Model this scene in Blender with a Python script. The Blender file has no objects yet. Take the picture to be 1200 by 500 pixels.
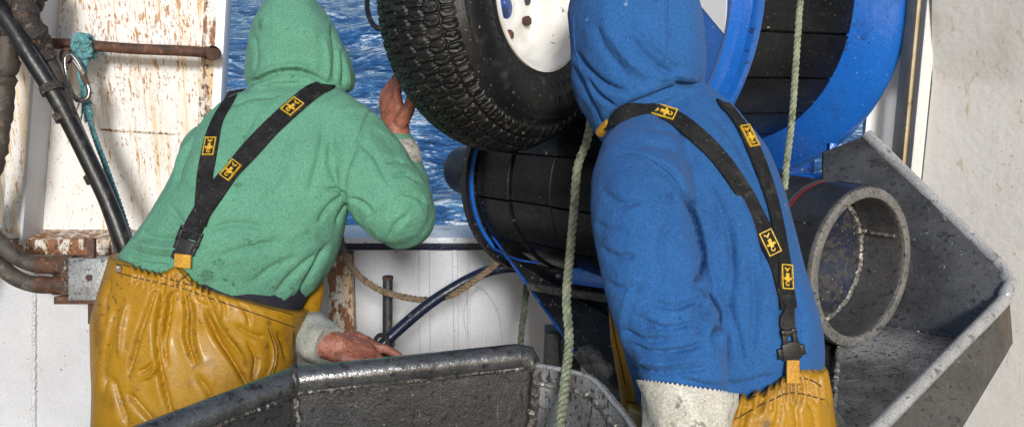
import bpy, bmesh, math, random
import numpy as np
from mathutils import Vector, Matrix, noise as mnoise
from mathutils.bvhtree import BVHTree

random.seed(7)
R = math.radians
SC = bpy.context.scene
COL = SC.collection

# ------------------------------------------------------------------ camera
PITCH = R(14.0)
CAM = np.array([0.0, 0.0, 1.85])
cd = bpy.data.cameras.new('camera')
cam = bpy.data.objects.new('camera', cd)
COL.objects.link(cam)
cam.location = CAM
cam.rotation_euler = (R(90) - PITCH, 0, 0)
cd.sensor_width = 36.0
cd.lens = 36.0
cd.clip_start = 0.05
cd.clip_end = 6000
SC.camera = cam

# ------------------------------------------------------------------ world
SUN_EL = R(22.0)
SUN_AZ = R(174.0)             # where the sun stands: behind the camera
w = bpy.data.worlds.new('World')
SC.world = w
w.use_nodes = True
wn = w.node_tree
bg = wn.nodes['Background']
sky = wn.nodes.new('ShaderNodeTexSky')
sky.sky_type = 'NISHITA'
sky.sun_disc = False
sky.sun_elevation = SUN_EL
sky.sun_rotation = SUN_AZ
sky.altitude = 0
wn.links.new(sky.outputs[0], bg.inputs[0])
bg.inputs[1].default_value = 0.10

# ------------------------------------------------------------------ sun
sd = bpy.data.lights.new('sun', 'SUN')
sun = bpy.data.objects.new('sun', sd)
COL.objects.link(sun)
sd.energy = 2.75
sd.angle = R(9.0)
sd.color = (1.0, 0.985, 0.96)
sv = Vector((math.sin(SUN_AZ) * math.cos(SUN_EL), math.cos(SUN_AZ) * math.cos(SUN_EL), math.sin(SUN_EL)))
sun.rotation_euler = sv.to_track_quat('Z', 'Y').to_euler()
sun.location = (-1, -4, 6)

SC.view_settings.view_transform = 'Standard'
SC.view_settings.look = 'None'
SC.view_settings.exposure = 0.30
SC.view_settings.gamma = 1.0
SC.view_settings.use_curve_mapping = False
SC.render.engine = 'CYCLES'

# ------------------------------------------------------------------ pixel helpers (photo pixels 1200 x 500 -> points in the place)
F = 1200.0
CP, SP = math.cos(PITCH), math.sin(PITCH)
FW = np.array([0, CP, -SP]); RT = np.array([1.0, 0, 0]); UP = np.array([0, SP, CP])
def ray(x, y): return FW + (x - 600) / F * RT - (y - 250) / F * UP
def P(x, y, d): return CAM + d * ray(x, y)
def VY(x, y, Y):
    r = ray(x, y); return CAM + r * (Y / r[1])
def HZ(x, y, Z):
    r = ray(x, y); return CAM + r * ((Z - CAM[2]) / r[2])
def proj(v):
    q = np.asarray(v) - CAM
    d = q @ FW
    return np.stack([600 + F * (q @ RT) / d, 250 - F * (q @ UP) / d, d], -1)

# ------------------------------------------------------------------ mesh helpers
class MB:
    """collects verts and faces of one mesh"""
    def __init__(s): s.v = []; s.f = []
    def add(s, v, f):
        o = len(s.v); s.v += [tuple(map(float, p)) for p in v]; s.f += [tuple(i + o for i in q) for q in f]; return s
    def addv(s, vf): return s.add(*vf)

def nrm(v):
    v = np.asarray(v, float); n = np.linalg.norm(v); return v / n if n > 1e-9 else v

def crom(pts, sub):
    """Catmull-Rom through rows of any dimension"""
    p = np.asarray(pts, float)
    if len(p) < 3 or sub < 2:
        if len(p) == 2 and sub > 1:
            t = np.linspace(0, 1, sub + 1)[:, None]; return p[0] * (1 - t) + p[1] * t
        return p
    q = np.vstack([2 * p[0] - p[1], p, 2 * p[-1] - p[-2]])
    out = []
    for i in range(1, len(q) - 2):
        a, b, c, e = q[i - 1], q[i], q[i + 1], q[i + 2]
        for k in range(sub):
            t = k / sub
            out.append(.5 * ((2 * b) + (-a + c) * t + (2 * a - 5 * b + 4 * c - e) * t * t + (-a + 3 * b - 3 * c + e) * t ** 3))
    out.append(q[-2])
    return np.array(out)

def frames(p):
    p = np.asarray(p, float)
    t = np.gradient(p, axis=0)
    t /= np.maximum(np.linalg.norm(t, axis=1), 1e-9)[:, None]
    a = np.array([0, 0, 1.0]) if abs(t[0][2]) < .9 else np.array([1.0, 0, 0])
    n = nrm(np.cross(t[0], a)); N = [n]
    for i in range(1, len(p)):
        n = N[-1] - t[i] * (N[-1] @ t[i]); N.append(nrm(n))
    N = np.array(N)
    return t, N, np.cross(t, N)

def tube(pts, r, n=10, sub=1, round_caps=False):
    pts = np.asarray(pts, float)
    r = np.broadcast_to(np.asarray(r, float), (len(pts),)).copy()
    if sub > 1:
        m = crom(np.hstack([pts, r[:, None]]), sub); pts, r = m[:, :3], m[:, 3]
    t, N, B = frames(pts)
    if round_caps:
        P0 = []; 
        ks = [1.0, .8, .45]
        hd = [(pts[0] - t[0] * r[0] * k, r[0] * math.sqrt(max(0.02, 1 - k * k))) for k in (.97, .8, .45)]
        tl = [(pts[-1] + t[-1] * r[-1] * k, r[-1] * math.sqrt(max(0.02, 1 - k * k))) for k in (.45, .8, .97)]
        pts = np.vstack([[h[0] for h in hd], pts, [h[0] for h in tl]])
        r = np.concatenate([[h[1] for h in hd], r, [h[1] for h in tl]])
        N = np.vstack([[N[0]] * 3, N, [N[-1]] * 3]); B = np.vstack([[B[0]] * 3, B, [B[-1]] * 3])
    an = np.linspace(0, 2 * np.pi, n, endpoint=False)
    ring = pts[:, None] + r[:, None, None] * (np.cos(an)[None, :, None] * N[:, None] + np.sin(an)[None, :, None] * B[:, None])
    v = ring.reshape(-1, 3); m = len(pts); f = []
    for i in range(m - 1):
        for k in range(n):
            k2 = (k + 1) % n
            f.append((i * n + k, i * n + k2, (i + 1) * n + k2, (i + 1) * n + k))
    f.append(tuple(range(n - 1, -1, -1))); f.append(tuple(range((m - 1) * n, m * n)))
    return v, f

def helix_rope(pts, r, pitch, sub=10, strands=3, n=6, wob=0.0, seed=0):
    """twisted rope: strands wound round the path"""
    pts = crom(pts, sub)
    # resample evenly
    seg = np.linalg.norm(np.diff(pts, axis=0), axis=1); L = np.concatenate([[0], np.cumsum(seg)])
    m = max(8, int(L[-1] / (pitch / 9)))
    s = np.linspace(0, L[-1], m)
    q = np.stack([np.interp(s, L, pts[:, k]) for k in range(3)], 1)
    t, N, B = frames(q)
    mb = MB()
    for k in range(strands):
        ph = 2 * np.pi * (s / pitch + k / strands)
        c = q + r * .52 * (np.cos(ph)[:, None] * N + np.sin(ph)[:, None] * B)
        mb.addv(tube(c, r * .56, n))
    return mb

def bead(pts, r, seed=1, step=None):
    """a weld bead: a lumpy tube"""
    pts = np.asarray(pts, float)
    L = np.linalg.norm(np.diff(pts, axis=0), axis=1).sum()
    m = max(4, int(L / (step or r * .9)))
    cs = np.concatenate([[0], np.cumsum(np.linalg.norm(np.diff(pts, axis=0), axis=1))])
    s = np.linspace(0, cs[-1], m)
    q = np.stack([np.interp(s, cs, pts[:, k]) for k in range(3)], 1)
    rg = np.random.default_rng(seed)
    rr = r * (.75 + .5 * rg.random(m)); q = q + rg.normal(size=q.shape) * r * .18
    return tube(q, rr, 7)

def poly_plate(pts, th, nvec=None):
    """a flat plate of the outline pts (3-D, in order), thickness th along -normal"""
    p = [np.asarray(a, float) for a in pts]
    if nvec is None: nvec = nrm(np.cross(p[1] - p[0], p[2] - p[0]))
    n = len(p)
    v = p + [a - nvec * th for a in p]
    f = [tuple(range(n)), tuple(range(2 * n - 1, n - 1, -1))]
    for i in range(n):
        j = (i + 1) % n; f.append((i, i + n, j + n, j))
    return v, f

def obox(c, ax, ay, az):
    """box from centre and three half vectors"""
    c, ax, ay, az = map(lambda q: np.asarray(q, float), (c, ax, ay, az))
    v = [c + sx * ax + sy * ay + sz * az for sz in (-1, 1) for sy in (-1, 1) for sx in (-1, 1)]
    return v, [(0, 2, 3, 1), (4, 5, 7, 6), (0, 1, 5, 4), (2, 6, 7, 3), (0, 4, 6, 2), (1, 3, 7, 5)]

def beam(a, b, w, h, upv=(0, 0, 1)):
    a, b = np.asarray(a, float), np.asarray(b, float)
    t = nrm(b - a); s = nrm(np.cross(t, upv)); u = np.cross(s, t)
    return obox((a + b) / 2, (b - a) / 2, s * w / 2, u * h / 2)

def lathe(prof, n=48, a0=0.0, a1=2 * math.pi, closed_prof=False):
    """profile of (radius, height) revolved about local Z"""
    full = abs(a1 - a0 - 2 * math.pi) < 1e-6
    an = np.linspace(a0, a1, n, endpoint=not full) if full is False else np.linspace(0, 2 * math.pi, n, endpoint=False)
    m = len(prof); v = []
    for a in an:
        for (r, z) in prof: v.append((r * math.cos(a), r * math.sin(a), z))
    f = []; K = len(an)
    for i in range(K if full else K - 1):
        i2 = (i + 1) % K
        for j in range(m if closed_prof else m - 1):
            j2 = (j + 1) % m
            f.append((i * m + j, i2 * m + j, i2 * m + j2, i * m + j2))
    if not full and closed_prof:
        f.append(tuple(range(m))); f.append(tuple(range((K - 1) * m + m - 1, (K - 1) * m - 1, -1)))
    return v, f

# ------------------------------------------------------------------ scene objects
def thing(name, label, cat, loc, group=None, mat3=None):
    o = bpy.data.objects.new(name, None); COL.objects.link(o)
    o.empty_display_size = .1
    m = Matrix.Translation(Vector(loc))
    if mat3 is not None: m = m @ mat3.to_4x4()
    o.matrix_world = m
    o['label'] = label; o['category'] = cat
    if group: o['group'] = group
    o_inv[o.name] = (np.array(m.inverted()))
    return o
o_inv = {}

def mkmesh(name, v, f, mat=None, smooth=True, sharp=None, bevel=0):
    me = bpy.data.meshes.new(name)
    me.from_pydata([tuple(map(float, p)) for p in v], [], [tuple(int(i) for i in q) for q in f])
    me.validate(); me.update()
    bm = bmesh.new(); bm.from_mesh(me)
    bmesh.ops.recalc_face_normals(bm, faces=bm.faces)
    if bevel:
        bmesh.ops.bevel(bm, geom=[e for e in bm.edges if len(e.link_faces) == 2 and e.calc_face_angle() > .5], offset=bevel, segments=2, affect='EDGES', profile=.6)
    bm.to_mesh(me); bm.free()
    if smooth:
        me.polygons.foreach_set('use_smooth', [True] * len(me.polygons))
        if sharp is not None:
            try: me.set_sharp_from_angle(angle=R(sharp))
            except Exception: pass
    if mat: me.materials.append(mat)
    return me

def part(name, vf, mat, root, parent=None, local=False, smooth=True, sharp=40, bevel=0, label=None, kind=None):
    v, f = (vf.v, vf.f) if isinstance(vf, MB) else vf
    v = np.asarray(v, float)
    if not local:
        m = o_inv[root.name]; v = v @ m[:3, :3].T + m[:3, 3]
    o = bpy.data.objects.new(name, mkmesh(name, v, f, mat, smooth, sharp, bevel))
    COL.objects.link(o); o.parent = parent or root
    if label: o['label'] = label
    if kind: o['kind'] = kind
    return o

def solo(name, vf, mat, label=None, cat=None, group=None, kind=None, smooth=True, sharp=40, bevel=0, base=None):
    """a thing (or a piece of the setting) that is one mesh; its origin sits at its base"""
    v, f = (vf.v, vf.f) if isinstance(vf, MB) else vf
    v = np.asarray(v, float)
    b = np.array([(v[:, 0].min() + v[:, 0].max()) / 2, (v[:, 1].min() + v[:, 1].max()) / 2, v[:, 2].min()]) if base is None else np.asarray(base, float)
    o = bpy.data.objects.new(name, mkmesh(name, v - b, f, mat, smooth, sharp, bevel))
    COL.objects.link(o); o.location = b
    if label: o['label'] = label
    if cat: o['category'] = cat
    if group: o['group'] = group
    if kind: o['kind'] = kind
    o_inv[o.name] = np.array(Matrix.Translation(Vector(-b)))
    return o
# ------------------------------------------------------------------ materials
class NT:
    def __init__(s, name):
        s.m = bpy.data.materials.new(name); s.m.use_nodes = True
        s.t = s.m.node_tree; s.b = s.t.nodes['Principled BSDF']
        s.tc = s.t.nodes.new('ShaderNodeTexCoord')
        oi = s.t.nodes.new('ShaderNodeObjectInfo')
        va = s.t.nodes.new('ShaderNodeVectorMath'); va.operation = 'ADD'
        vs = s.t.nodes.new('ShaderNodeVectorMath'); vs.operation = 'SCALE'
        cx = s.t.nodes.new('ShaderNodeCombineXYZ')
        for i in range(3): s.t.links.new(oi.outputs['Random'], cx.inputs[i])
        s.t.links.new(cx.outputs[0], vs.inputs[0]); vs.inputs['Scale'].default_value = 37.0
        s.t.links.new(s.tc.outputs['Object'], va.inputs[0]); s.t.links.new(vs.outputs[0], va.inputs[1])
        s.vec = va.outputs[0]
    def val(s, sock, v):
        if isinstance(v, bpy.types.NodeSocket): s.t.links.new(v, sock)
        elif isinstance(v, (tuple, list)) and len(v) == 3 and sock.type == 'RGBA': sock.default_value = (*v, 1)
        else: sock.default_value = v
    def stretch(s, sc):
        n = s.t.nodes.new('ShaderNodeMapping'); n.inputs['Scale'].default_value = sc
        s.t.links.new(s.vec, n.inputs['Vector']); return n.outputs[0]
    def noise(s, scale, detail=4, rough=.6, vec=None, dist=0.0):
        n = s.t.nodes.new('ShaderNodeTexNoise'); s.t.links.new(vec or s.vec, n.inputs['Vector'])
        n.inputs['Scale'].default_value = scale; n.inputs['Detail'].default_value = detail
        n.inputs['Roughness'].default_value = rough; n.inputs['Distortion'].default_value = dist
        return n.outputs['Fac']
    def voro(s, scale, vec=None, feature='F1'):
        n = s.t.nodes.new('ShaderNodeTexVoronoi'); s.t.links.new(vec or s.vec, n.inputs['Vector'])
        n.feature = feature
        n.inputs['Scale'].default_value = scale; return n.outputs['Distance']
    def math(s, op, a, b=0.0):
        n = s.t.nodes.new('ShaderNodeMath'); n.operation = op
        s.val(n.inputs[0], a); s.val(n.inputs[1], b); return n.outputs[0]
    def step(s, fac, lo, hi):
        n = s.t.nodes.new('ShaderNodeMapRange'); n.interpolation_type = 'SMOOTHSTEP'
        s.val(n.inputs['Value'], fac); n.inputs['From Min'].default_value = lo; n.inputs['From Max'].default_value = hi
        return n.outputs['Result']
    def mix(s, fac, a, b):
        n = s.t.nodes.new('ShaderNodeMix'); n.data_type = 'RGBA'
        s.val(n.inputs['Factor'], fac); s.val(n.inputs['A'] if False else n.inputs[6], a); s.val(n.inputs[7], b)
        return n.outputs[2]
    def lerp(s, fac, a, b):
        n = s.t.nodes.new('ShaderNodeMapRange'); s.val(n.inputs['Value'], fac)
        n.inputs['To Min'].default_value = a; n.inputs['To Max'].default_value = b; return n.outputs['Result']
    def bump(s, h, strength, dist, prev=None):
        n = s.t.nodes.new('ShaderNodeBump'); s.val(n.inputs['Height'], h)
        n.inputs['Strength'].default_value = strength; n.inputs['Distance'].default_value = dist
        if prev: s.t.links.new(prev, n.inputs['Normal'])
        return n.outputs['Normal']

def grime(name, c1, c2, scale=6, rough=(.5, .7), metal=0.0, layers=(), bumps=(), spec=.5, sheen=0, coat=0, c3=None, micro=.3, mscale=230):
    """two-tone base + stain/rust/speck layers + bump stack.
    layer: (colour, scale, lo, hi, strength, stretch, cluster_scale, kind)"""
    k = NT(name)
    col = k.mix(k.step(k.noise(scale, 6), .3, .7), c1, c2)
    if c3: col = k.mix(k.step(k.noise(scale * .35, 3), .42, .68), col, c3)
    rg = k.lerp(k.noise(scale * 1.7, 5), rough[0], rough[1])
    for L in layers:
        c, sc, lo, hi, st = L[:5]
        stv = L[5] if len(L) > 5 and L[5] else None
        cl = L[6] if len(L) > 6 else None
        kd = L[7] if len(L) > 7 else 'n'
        vec = k.stretch(stv) if stv else None
        if kd == 'v': fac = k.math('SUBTRACT', 1.0, k.voro(sc, vec))
        else: fac = k.noise(sc, 5, .62, vec)
        if cl:
            big = k.noise(cl, 3, .55)
            fac = k.math('ADD', k.math('MULTIPLY', fac, .72), k.math('MULTIPLY', big, .28))
        mk = k.math('MULTIPLY', k.step(fac, lo, hi), st)
        col = k.mix(mk, col, c)
    if micro:
        mn = k.lerp(k.step(k.noise(mscale, 2, .7), .25, .75), 1 - micro, 1 + micro * .75)
        hs = k.t.nodes.new('ShaderNodeHueSaturation'); k.val(hs.inputs['Value'], mn); k.val(hs.inputs['Color'], col); col = hs.outputs[0]
    k.val(k.b.inputs['Base Color'], col); k.val(k.b.inputs['Roughness'], rg)
    k.b.inputs['Metallic'].default_value = metal
    k.b.inputs['Specular IOR Level'].default_value = spec
    if sheen:
        k.b.inputs['Sheen Weight'].default_value = sheen; k.b.inputs['Sheen Roughness'].default_value = .5
    if coat:
        k.b.inputs['Coat Weight'].default_value = coat; k.b.inputs['Coat Roughness'].default_value = .12
    pv = None
    for bscale, st, ds in bumps:
        pv = k.bump(k.noise(bscale, 4, .6), st, ds, pv)
    if pv: k.val(k.b.inputs['Normal'], pv)
    return k.m

RUST = (.22, .075, .018); RUSTD = (.06, .028, .014); STAIN = (.60, .40, .16)
M = {}
M['white_rust'] = grime('white_rust_paint', (.76, .755, .74), (.72, .71, .69), 3, (.35, .6),
    layers=[((.72, .62, .44), 7, .58, .70, .5, (1, 1, .25), 2.2), ((.68, .49, .22), 34, .52, .66, .75, (1, 1, .04), 2.0), ((.60, .34, .09), 60, .55, .64, .8, (1, 1, .05), 2.4),
            ((.42, .19, .04), 90, .575, .62, .85, (1, 1, .22), 2.2), ((.33, .14, .032), 150, .595, .625, .95, (1, 1, .4), 2.2), (RUSTD, 170, .635, .665, .9, (1, 1, .7), 2.6)],
    bumps=[(45, .35, .004), (160, .25, .002)], micro=.10)
M['white_rust_heavy'] = grime('heavily_rusted_white_paint', (.72, .70, .65), (.60, .55, .47), 5, (.4, .7),
    layers=[(STAIN, 14, .48, .62, .8, (1, 1, .3), 2.5), (RUST, 45, .49, .55, .95, (1, 1, .35), 3), (RUSTD, 90, .54, .59, .9, (1, 1, .7), 3.5)],
    bumps=[(50, .5, .005), (140, .3, .002)])
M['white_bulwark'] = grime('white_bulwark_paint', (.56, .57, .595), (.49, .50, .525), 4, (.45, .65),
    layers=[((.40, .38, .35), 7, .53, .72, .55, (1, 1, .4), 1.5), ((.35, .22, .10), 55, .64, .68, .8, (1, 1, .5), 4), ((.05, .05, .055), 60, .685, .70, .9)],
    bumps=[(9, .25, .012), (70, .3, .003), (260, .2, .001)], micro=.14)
M['white_clean'] = grime('white_paint_and_sun_patch', (.86, .86, .86), (.84, .84, .84), 3, (.4, .5), micro=.03, bumps=[(40, .2, .003)])  # plain white paint; also colours the painted sun patch on the spool
M['white_cap'] = grime('white_rail_paint', (.82, .83, .85), (.70, .73, .78), 9, (.3, .45),
    layers=[((.10, .16, .30), 30, .60, .66, .7, (.4, 1, 1)), (RUST, 40, .66, .70, .7)], bumps=[(60, .3, .003)])
M['grey_wall'] = grime('grey_wall_paint', (.66, .65, .625), (.60, .59, .56), 2.2, (.6, .8),
    layers=[((.46, .40, .30), 6, .53, .68, .6, (1.6, 1.6, .22), 1.0), ((.42, .30, .16), 34, .58, .66, .6, (1, 1, .35), 1.6), ((.36, .24, .12), 90, .615, .65, .8, (1, 1, .7), 2.2), ((.72, .715, .70), 3, .52, .72, .6), ((.40, .37, .32), 45, .60, .65, .5, (2.2, 2.2, .10), 2.6)],
    bumps=[(5, .3, .02), (40, .3, .003), (210, .12, .001)], micro=.09)
M['beam_yellow'] = grime('stained_cream_paint', (.60, .52, .36), (.50, .39, .22), 6, (.45, .65),
    layers=[((.33, .19, .06), 14, .52, .66, .8, (1.4, 1, .25), 3), (RUSTD, 60, .63, .67, .8)], bumps=[(60, .35, .003)], micro=.06)
M['navy_edge'] = grime('navy_edge_paint', (.007, .011, .026), (.010, .017, .042), 14, (.25, .45),
    layers=[((.25, .2, .16), 50, .62, .68, .7)], bumps=[(60, .4, .003)])
M['rust_iron'] = grime('rusty_iron', (.055, .026, .016), (.11, .05, .028), 18, (.6, .85),
    layers=[((.22, .10, .045), 40, .55, .66, .8), ((.015, .01, .008), 22, .55, .68, .8)], bumps=[(60, .7, .005), (200, .5, .002)])
M['black_iron'] = grime('dark_painted_iron', (.015, .016, .018), (.035, .034, .034), 16, (.35, .6),
    layers=[((.10, .07, .05), 45, .58, .66, .7), ((.25, .25, .25), 90, .66, .70, .6)], bumps=[(70, .5, .003)])
M['hose_black'] = grime('black_hose_rubber', (.007, .007, .0075), (.016, .0155, .015), 14, (.28, .5),
    layers=[((.11, .095, .08), 22, .52, .72, .7, None, 4), ((.3, .3, .3), 120, .67, .70, .5)], bumps=[(40, .4, .004), (220, .3, .001)])
M['hose_brown'] = grime('weathered_hose', (.045, .036, .030), (.075, .060, .048), 16, (.5, .8),
    layers=[((.16, .13, .10), 30, .55, .7, .7), ((.015, .012, .01), 24, .56, .68, .7)], bumps=[(60, .6, .004), (200, .4, .0015)])
M['taped'] = grime('tarred_wrapping', (.020, .016, .014), (.05, .04, .033), 26, (.5, .9),
    layers=[((.18, .14, .11), 60, .55, .66, .8), ((.10, .045, .02), 20, .56, .68, .6)], bumps=[(40, .9, .012), (130, .8, .004)])
M['steel'] = grime('worn_dark_steel', (.085, .088, .094), (.14, .142, .148), 9, (.2, .45), .5, c3=(.058, .057, .057),
    layers=[((.03, .03, .03), 60, .56, .64, .8), ((.20, .20, .20), 44, .60, .70, .5, (3, .4, .4)), ((.22, .22, .22), 34, .62, .70, .5, (.3, 3, 2)), ((.45, .45, .44), 60, .63, .67, .85, (1.3, 1, .45), 5), ((.15, .12, .09), 6, .55, .7, .4), ((.03, .03, .03), 9, .56, .70, .6)],
    bumps=[(45, .35, .003), (180, .4, .0015)], micro=.28, mscale=240)
M['steel_tray'] = grime('dark_tray_steel', (.050, .051, .054), (.085, .086, .090), 9, (.2, .45), .5, c3=(.042, .041, .041),
    layers=[((.02, .02, .02), 60, .56, .64, .8), ((.20, .20, .20), 44, .62, .70, .5, (3, .4, .4)), ((.35, .35, .34), 90, .63, .67, .8, None, 5), ((.02, .02, .02), 9, .56, .70, .5)],
    bumps=[(45, .35, .003), (180, .35, .0015)], micro=.3, mscale=230)
M['steel_light'] = grime('worn_grey_steel', (.36, .365, .37), (.50, .502, .507), 8, (.24, .48), .5, c3=(.12, .119, .118), micro=.28,
    layers=[((.035, .033, .032), 80, .55, .62, .85, (1, 1, .45)), ((.45, .45, .44), 14, .58, .76, .5, (1.2, .6, .4)), ((.02, .02, .02), 110, .60, .64, .8), ((.5, .5, .49), 40, .62, .70, .5, (.3, 2.4, 1.6)), ((.42, .42, .42), 46, .62, .70, .5, (2.6, .35, .35))],
    bumps=[(45, .35, .003), (190, .4, .0015)])
M['steel_brown'] = grime('brown_stained_steel', (.078, .070, .063), (.112, .102, .092), 7, (.45, .7), .25, c3=(.062, .052, .044), micro=.25,
    layers=[((.035, .03, .026), 70, .56, .63, .8), ((.28, .25, .22), 110, .63, .67, .6), ((.16, .11, .07), 5, .52, .7, .6, (1, 1, .4))],
    bumps=[(50, .4, .003), (190, .5, .002)])
M['steel_rim'] = grime('polished_steel_tube', (.44, .44, .44), (.58, .58, .58), 10, (.2, .4), .5,
    layers=[((.12, .115, .11), 35, .57, .68, .8), ((.06, .055, .05), 120, .62, .66, .8)], bumps=[(60, .45, .004), (200, .4, .0015)])
M['steel_rim_dark'] = grime('dark_steel_tube', (.12, .12, .122), (.21, .21, .212), 12, (.16, .36), .7,
    layers=[((.045, .043, .04), 40, .52, .66, .8), ((.35, .34, .33), 130, .64, .69, .7)], bumps=[(45, .5, .004), (200, .4, .0015)])
M['zinc'] = grime('rough_zinc', (.08, .077, .073), (.14, .135, .128), 22, (.45, .7), .5,
    layers=[((.06, .055, .05), 60, .52, .63, .85)], bumps=[(70, .9, .006), (220, .7, .002)])
M['concrete_ring'] = grime('pitted_ring_edge', (.13, .123, .112), (.20, .19, .175), 24, (.6, .85), .1,
    layers=[((.05, .045, .04), 90, .55, .63, .85)], bumps=[(90, .8, .004), (240, .6, .002)])
M['weld'] = grime('weld_metal', (.22, .205, .185), (.36, .34, .31), 40, (.35, .6), .6, layers=[((.06, .05, .04), 90, .52, .62, .8)], bumps=[(120, .8, .003)])
M['weld_dark'] = grime('dark_weld_metal', (.045, .04, .036), (.12, .11, .10), 40, (.35, .6), .5, layers=[((.35, .33, .30), 80, .58, .64, .8)], bumps=[(120, .8, .003)])
M['blue'] = grime('glossy_blue_paint', (.012, .125, .50), (.010, .105, .45), 5, (.12, .28), 0, c3=(.014, .14, .54), micro=.06,
    layers=[((.05, .06, .08), 60, .66, .70, .8), ((.004, .03, .14), 14, .60, .75, .5), ((.45, .5, .56), 130, .66, .70, .7), ((.03, .035, .05), 70, .625, .65, .8, None, 3), ((.02, .08, .30), 7, .54, .68, .4)],
    bumps=[(12, .3, .012), (60, .3, .003), (120, .3, .0015)], coat=.3)
M['blue_worn'] = grime('chipped_blue_paint', (.012, .09, .40), (.008, .05, .24), 9, (.22, .45), 0,
    layers=[((.02, .02, .025), 22, .52, .62, .85), ((.34, .38, .42), 80, .62, .67, .8)], bumps=[(30, .5, .005), (130, .4, .002)])
M['navy'] = grime('dark_blue_lining', (.020, .021, .024), (.010, .018, .045), 16, (.3, .5), 0,
    layers=[((.05, .045, .04), 34, .50, .60, .9), ((.07, .045, .03), 50, .60, .66, .6), ((.3, .28, .24), 90, .63, .68, .7)], bumps=[(40, .7, .005)])
M['rubber'] = grime('black_lagging_rubber', (.005, .005, .0055), (.010, .010, .011), 12, (.2, .36), 0, spec=.25,
    layers=[((.03, .03, .032), 30, .60, .76, .5, (1, 1, .2)), ((.45, .43, .40), 40, .665, .69, .8, None, 5), ((.3, .3, .3), 150, .66, .69, .6)],
    bumps=[(26, .25, .004), (190, .3, .001)])
M['rubber_dry'] = grime('dark_tube_rubber', (.016, .017, .020), (.03, .031, .035), 12, (.3, .5), 0,
    layers=[((.10, .10, .105), 30, .58, .76, .5), ((.005, .005, .006), 24, .56, .7, .6)], bumps=[(40, .3, .003), (190, .3, .001)])
M['plate_black'] = grime('black_scaled_plate', (.010, .010, .011), (.02, .02, .02), 10, (.25, .5), .2,
    layers=[((.05, .045, .04), 8, .5, .7, .7), ((.38, .36, .33), 46, .615, .66, .75, (1, 1, .6), 7), ((.30, .29, .27), 60, .80, .86, .7, (1.6, 1, .8), None, 'v')], bumps=[(40, .5, .004), (170, .5, .002)])
M['tyre'] = grime('tyre_rubber', (.006, .006, .0065), (.012, .012, .0125), 14, (.34, .52), 0,
    layers=[((.055, .053, .05), 18, .54, .74, .6), ((.32, .31, .29), 95, .665, .69, .8), ((.10, .07, .04), 60, .63, .67, .5)], bumps=[(120, .35, .0015)], spec=.3)
M['rim_white'] = grime('white_wheel_enamel', (.74, .73, .69), (.68, .66, .61), 9, (.22, .4), 0,
    layers=[((.48, .44, .36), 9, .5, .72, .6, None, 3), ((.12, .08, .05), 60, .655, .68, .85)], bumps=[(30, .15, .004)], coat=.2, micro=.05)
M['green_fleece'] = None
M['yellow_tab'] = grime('yellow_webbing', (.55, .30, .03), (.45, .22, .02), 30, (.5, .7), bumps=[(200, .4, .001)])
M['badge'] = grime('yellow_print', (.66, .42, .03), (.55, .33, .02), 60, (.5, .7), layers=[((.08, .06, .03), 140, .6, .66, .7)])
M['webbing'] = grime('black_webbing', (.010, .010, .011), (.02, .02, .021), 40, (.6, .85),
    layers=[((.08, .08, .08), 130, .61, .67, .7), ((.05, .045, .04), 20, .56, .72, .6)], bumps=[(320, .6, .0012)], spec=.15)
M['buckle'] = grime('black_plastic', (.010, .010, .011), (.022, .021, .02), 30, (.28, .5), layers=[((.1, .1, .1), 120, .64, .68, .5)], bumps=[(160, .3, .001)])
M['stitch'] = grime('dark_stitching', (.05, .026, .008), (.09, .05, .015), 90, (.6, .8))
M['skin'] = grime('skin', (.44, .22, .15), (.36, .16, .11), 30, (.45, .6), bumps=[(150, .3, .001)])
M['glove'] = grime('pink_rubber_glove', (.36, .135, .085), (.28, .095, .058), 22, (.42, .62), 0,
    layers=[((.10, .04, .028), 26, .53, .68, .7), ((.55, .30, .22), 60, .6, .7, .5)], bumps=[(26, .6, .007), (120, .6, .002)])
M['cuff'] = grime('dirty_cream_cuff', (.55, .53, .46), (.44, .42, .36), 14, (.45, .65), 0,
    layers=[((.18, .16, .13), 11, .53, .66, .75, None, 4), ((.10, .085, .065), 40, .58, .66, .7)], bumps=[(16, .6, .012), (110, .4, .002)])
M['cuff_grey'] = grime('dirty_grey_cuff', (.40, .41, .36), (.30, .31, .27), 14, (.45, .65), 0,
    layers=[((.15, .14, .11), 11, .53, .66, .75, None, 4)], bumps=[(16, .6, .012), (110, .4, .002)])
M['navy_cloth'] = grime('navy_cloth', (.006, .007, .014), (.012, .013, .024), 40, (.8, .95), bumps=[(180, .5, .002)])
M['deck'] = grime('grey_deck_paint', (.11, .12, .12), (.16, .165, .16), 3, (.5, .75), layers=[(RUST, 14, .58, .68, .7), ((.04, .04, .04), 8, .55, .7, .6)], bumps=[(60, .5, .004)])
M['hull'] = grime('blue_hull_paint', (.01, .06, .26), (.012, .05, .2), 3, (.3, .5), bumps=[(9, .3, .01)])
M['boot'] = grime('black_rubber_boot', (.012, .013, .013), (.025, .025, .024), 9, (.3, .5), bumps=[(60, .3, .002)])
M['bright_metal'] = grime('bright_metal', (.45, .44, .42), (.3, .28, .25), 40, (.2, .4), .9, layers=[((.12, .06, .03), 60, .52, .62, .8)], bumps=[(120, .3, .001)])
M['red_band'] = grime('faded_red_band', (.22, .015, .02), (.15, .012, .018), 20, (.4, .6), bumps=[(90, .4, .002)])
M['grey_block'] = grime('grey_cast_block', (.22, .225, .23), (.30, .305, .31), 18, (.4, .6), .5, layers=[((.05, .045, .04), 50, .56, .66, .8), ((.10, .06, .035), 14, .58, .7, .6)], bumps=[(70, .6, .003)])

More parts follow.
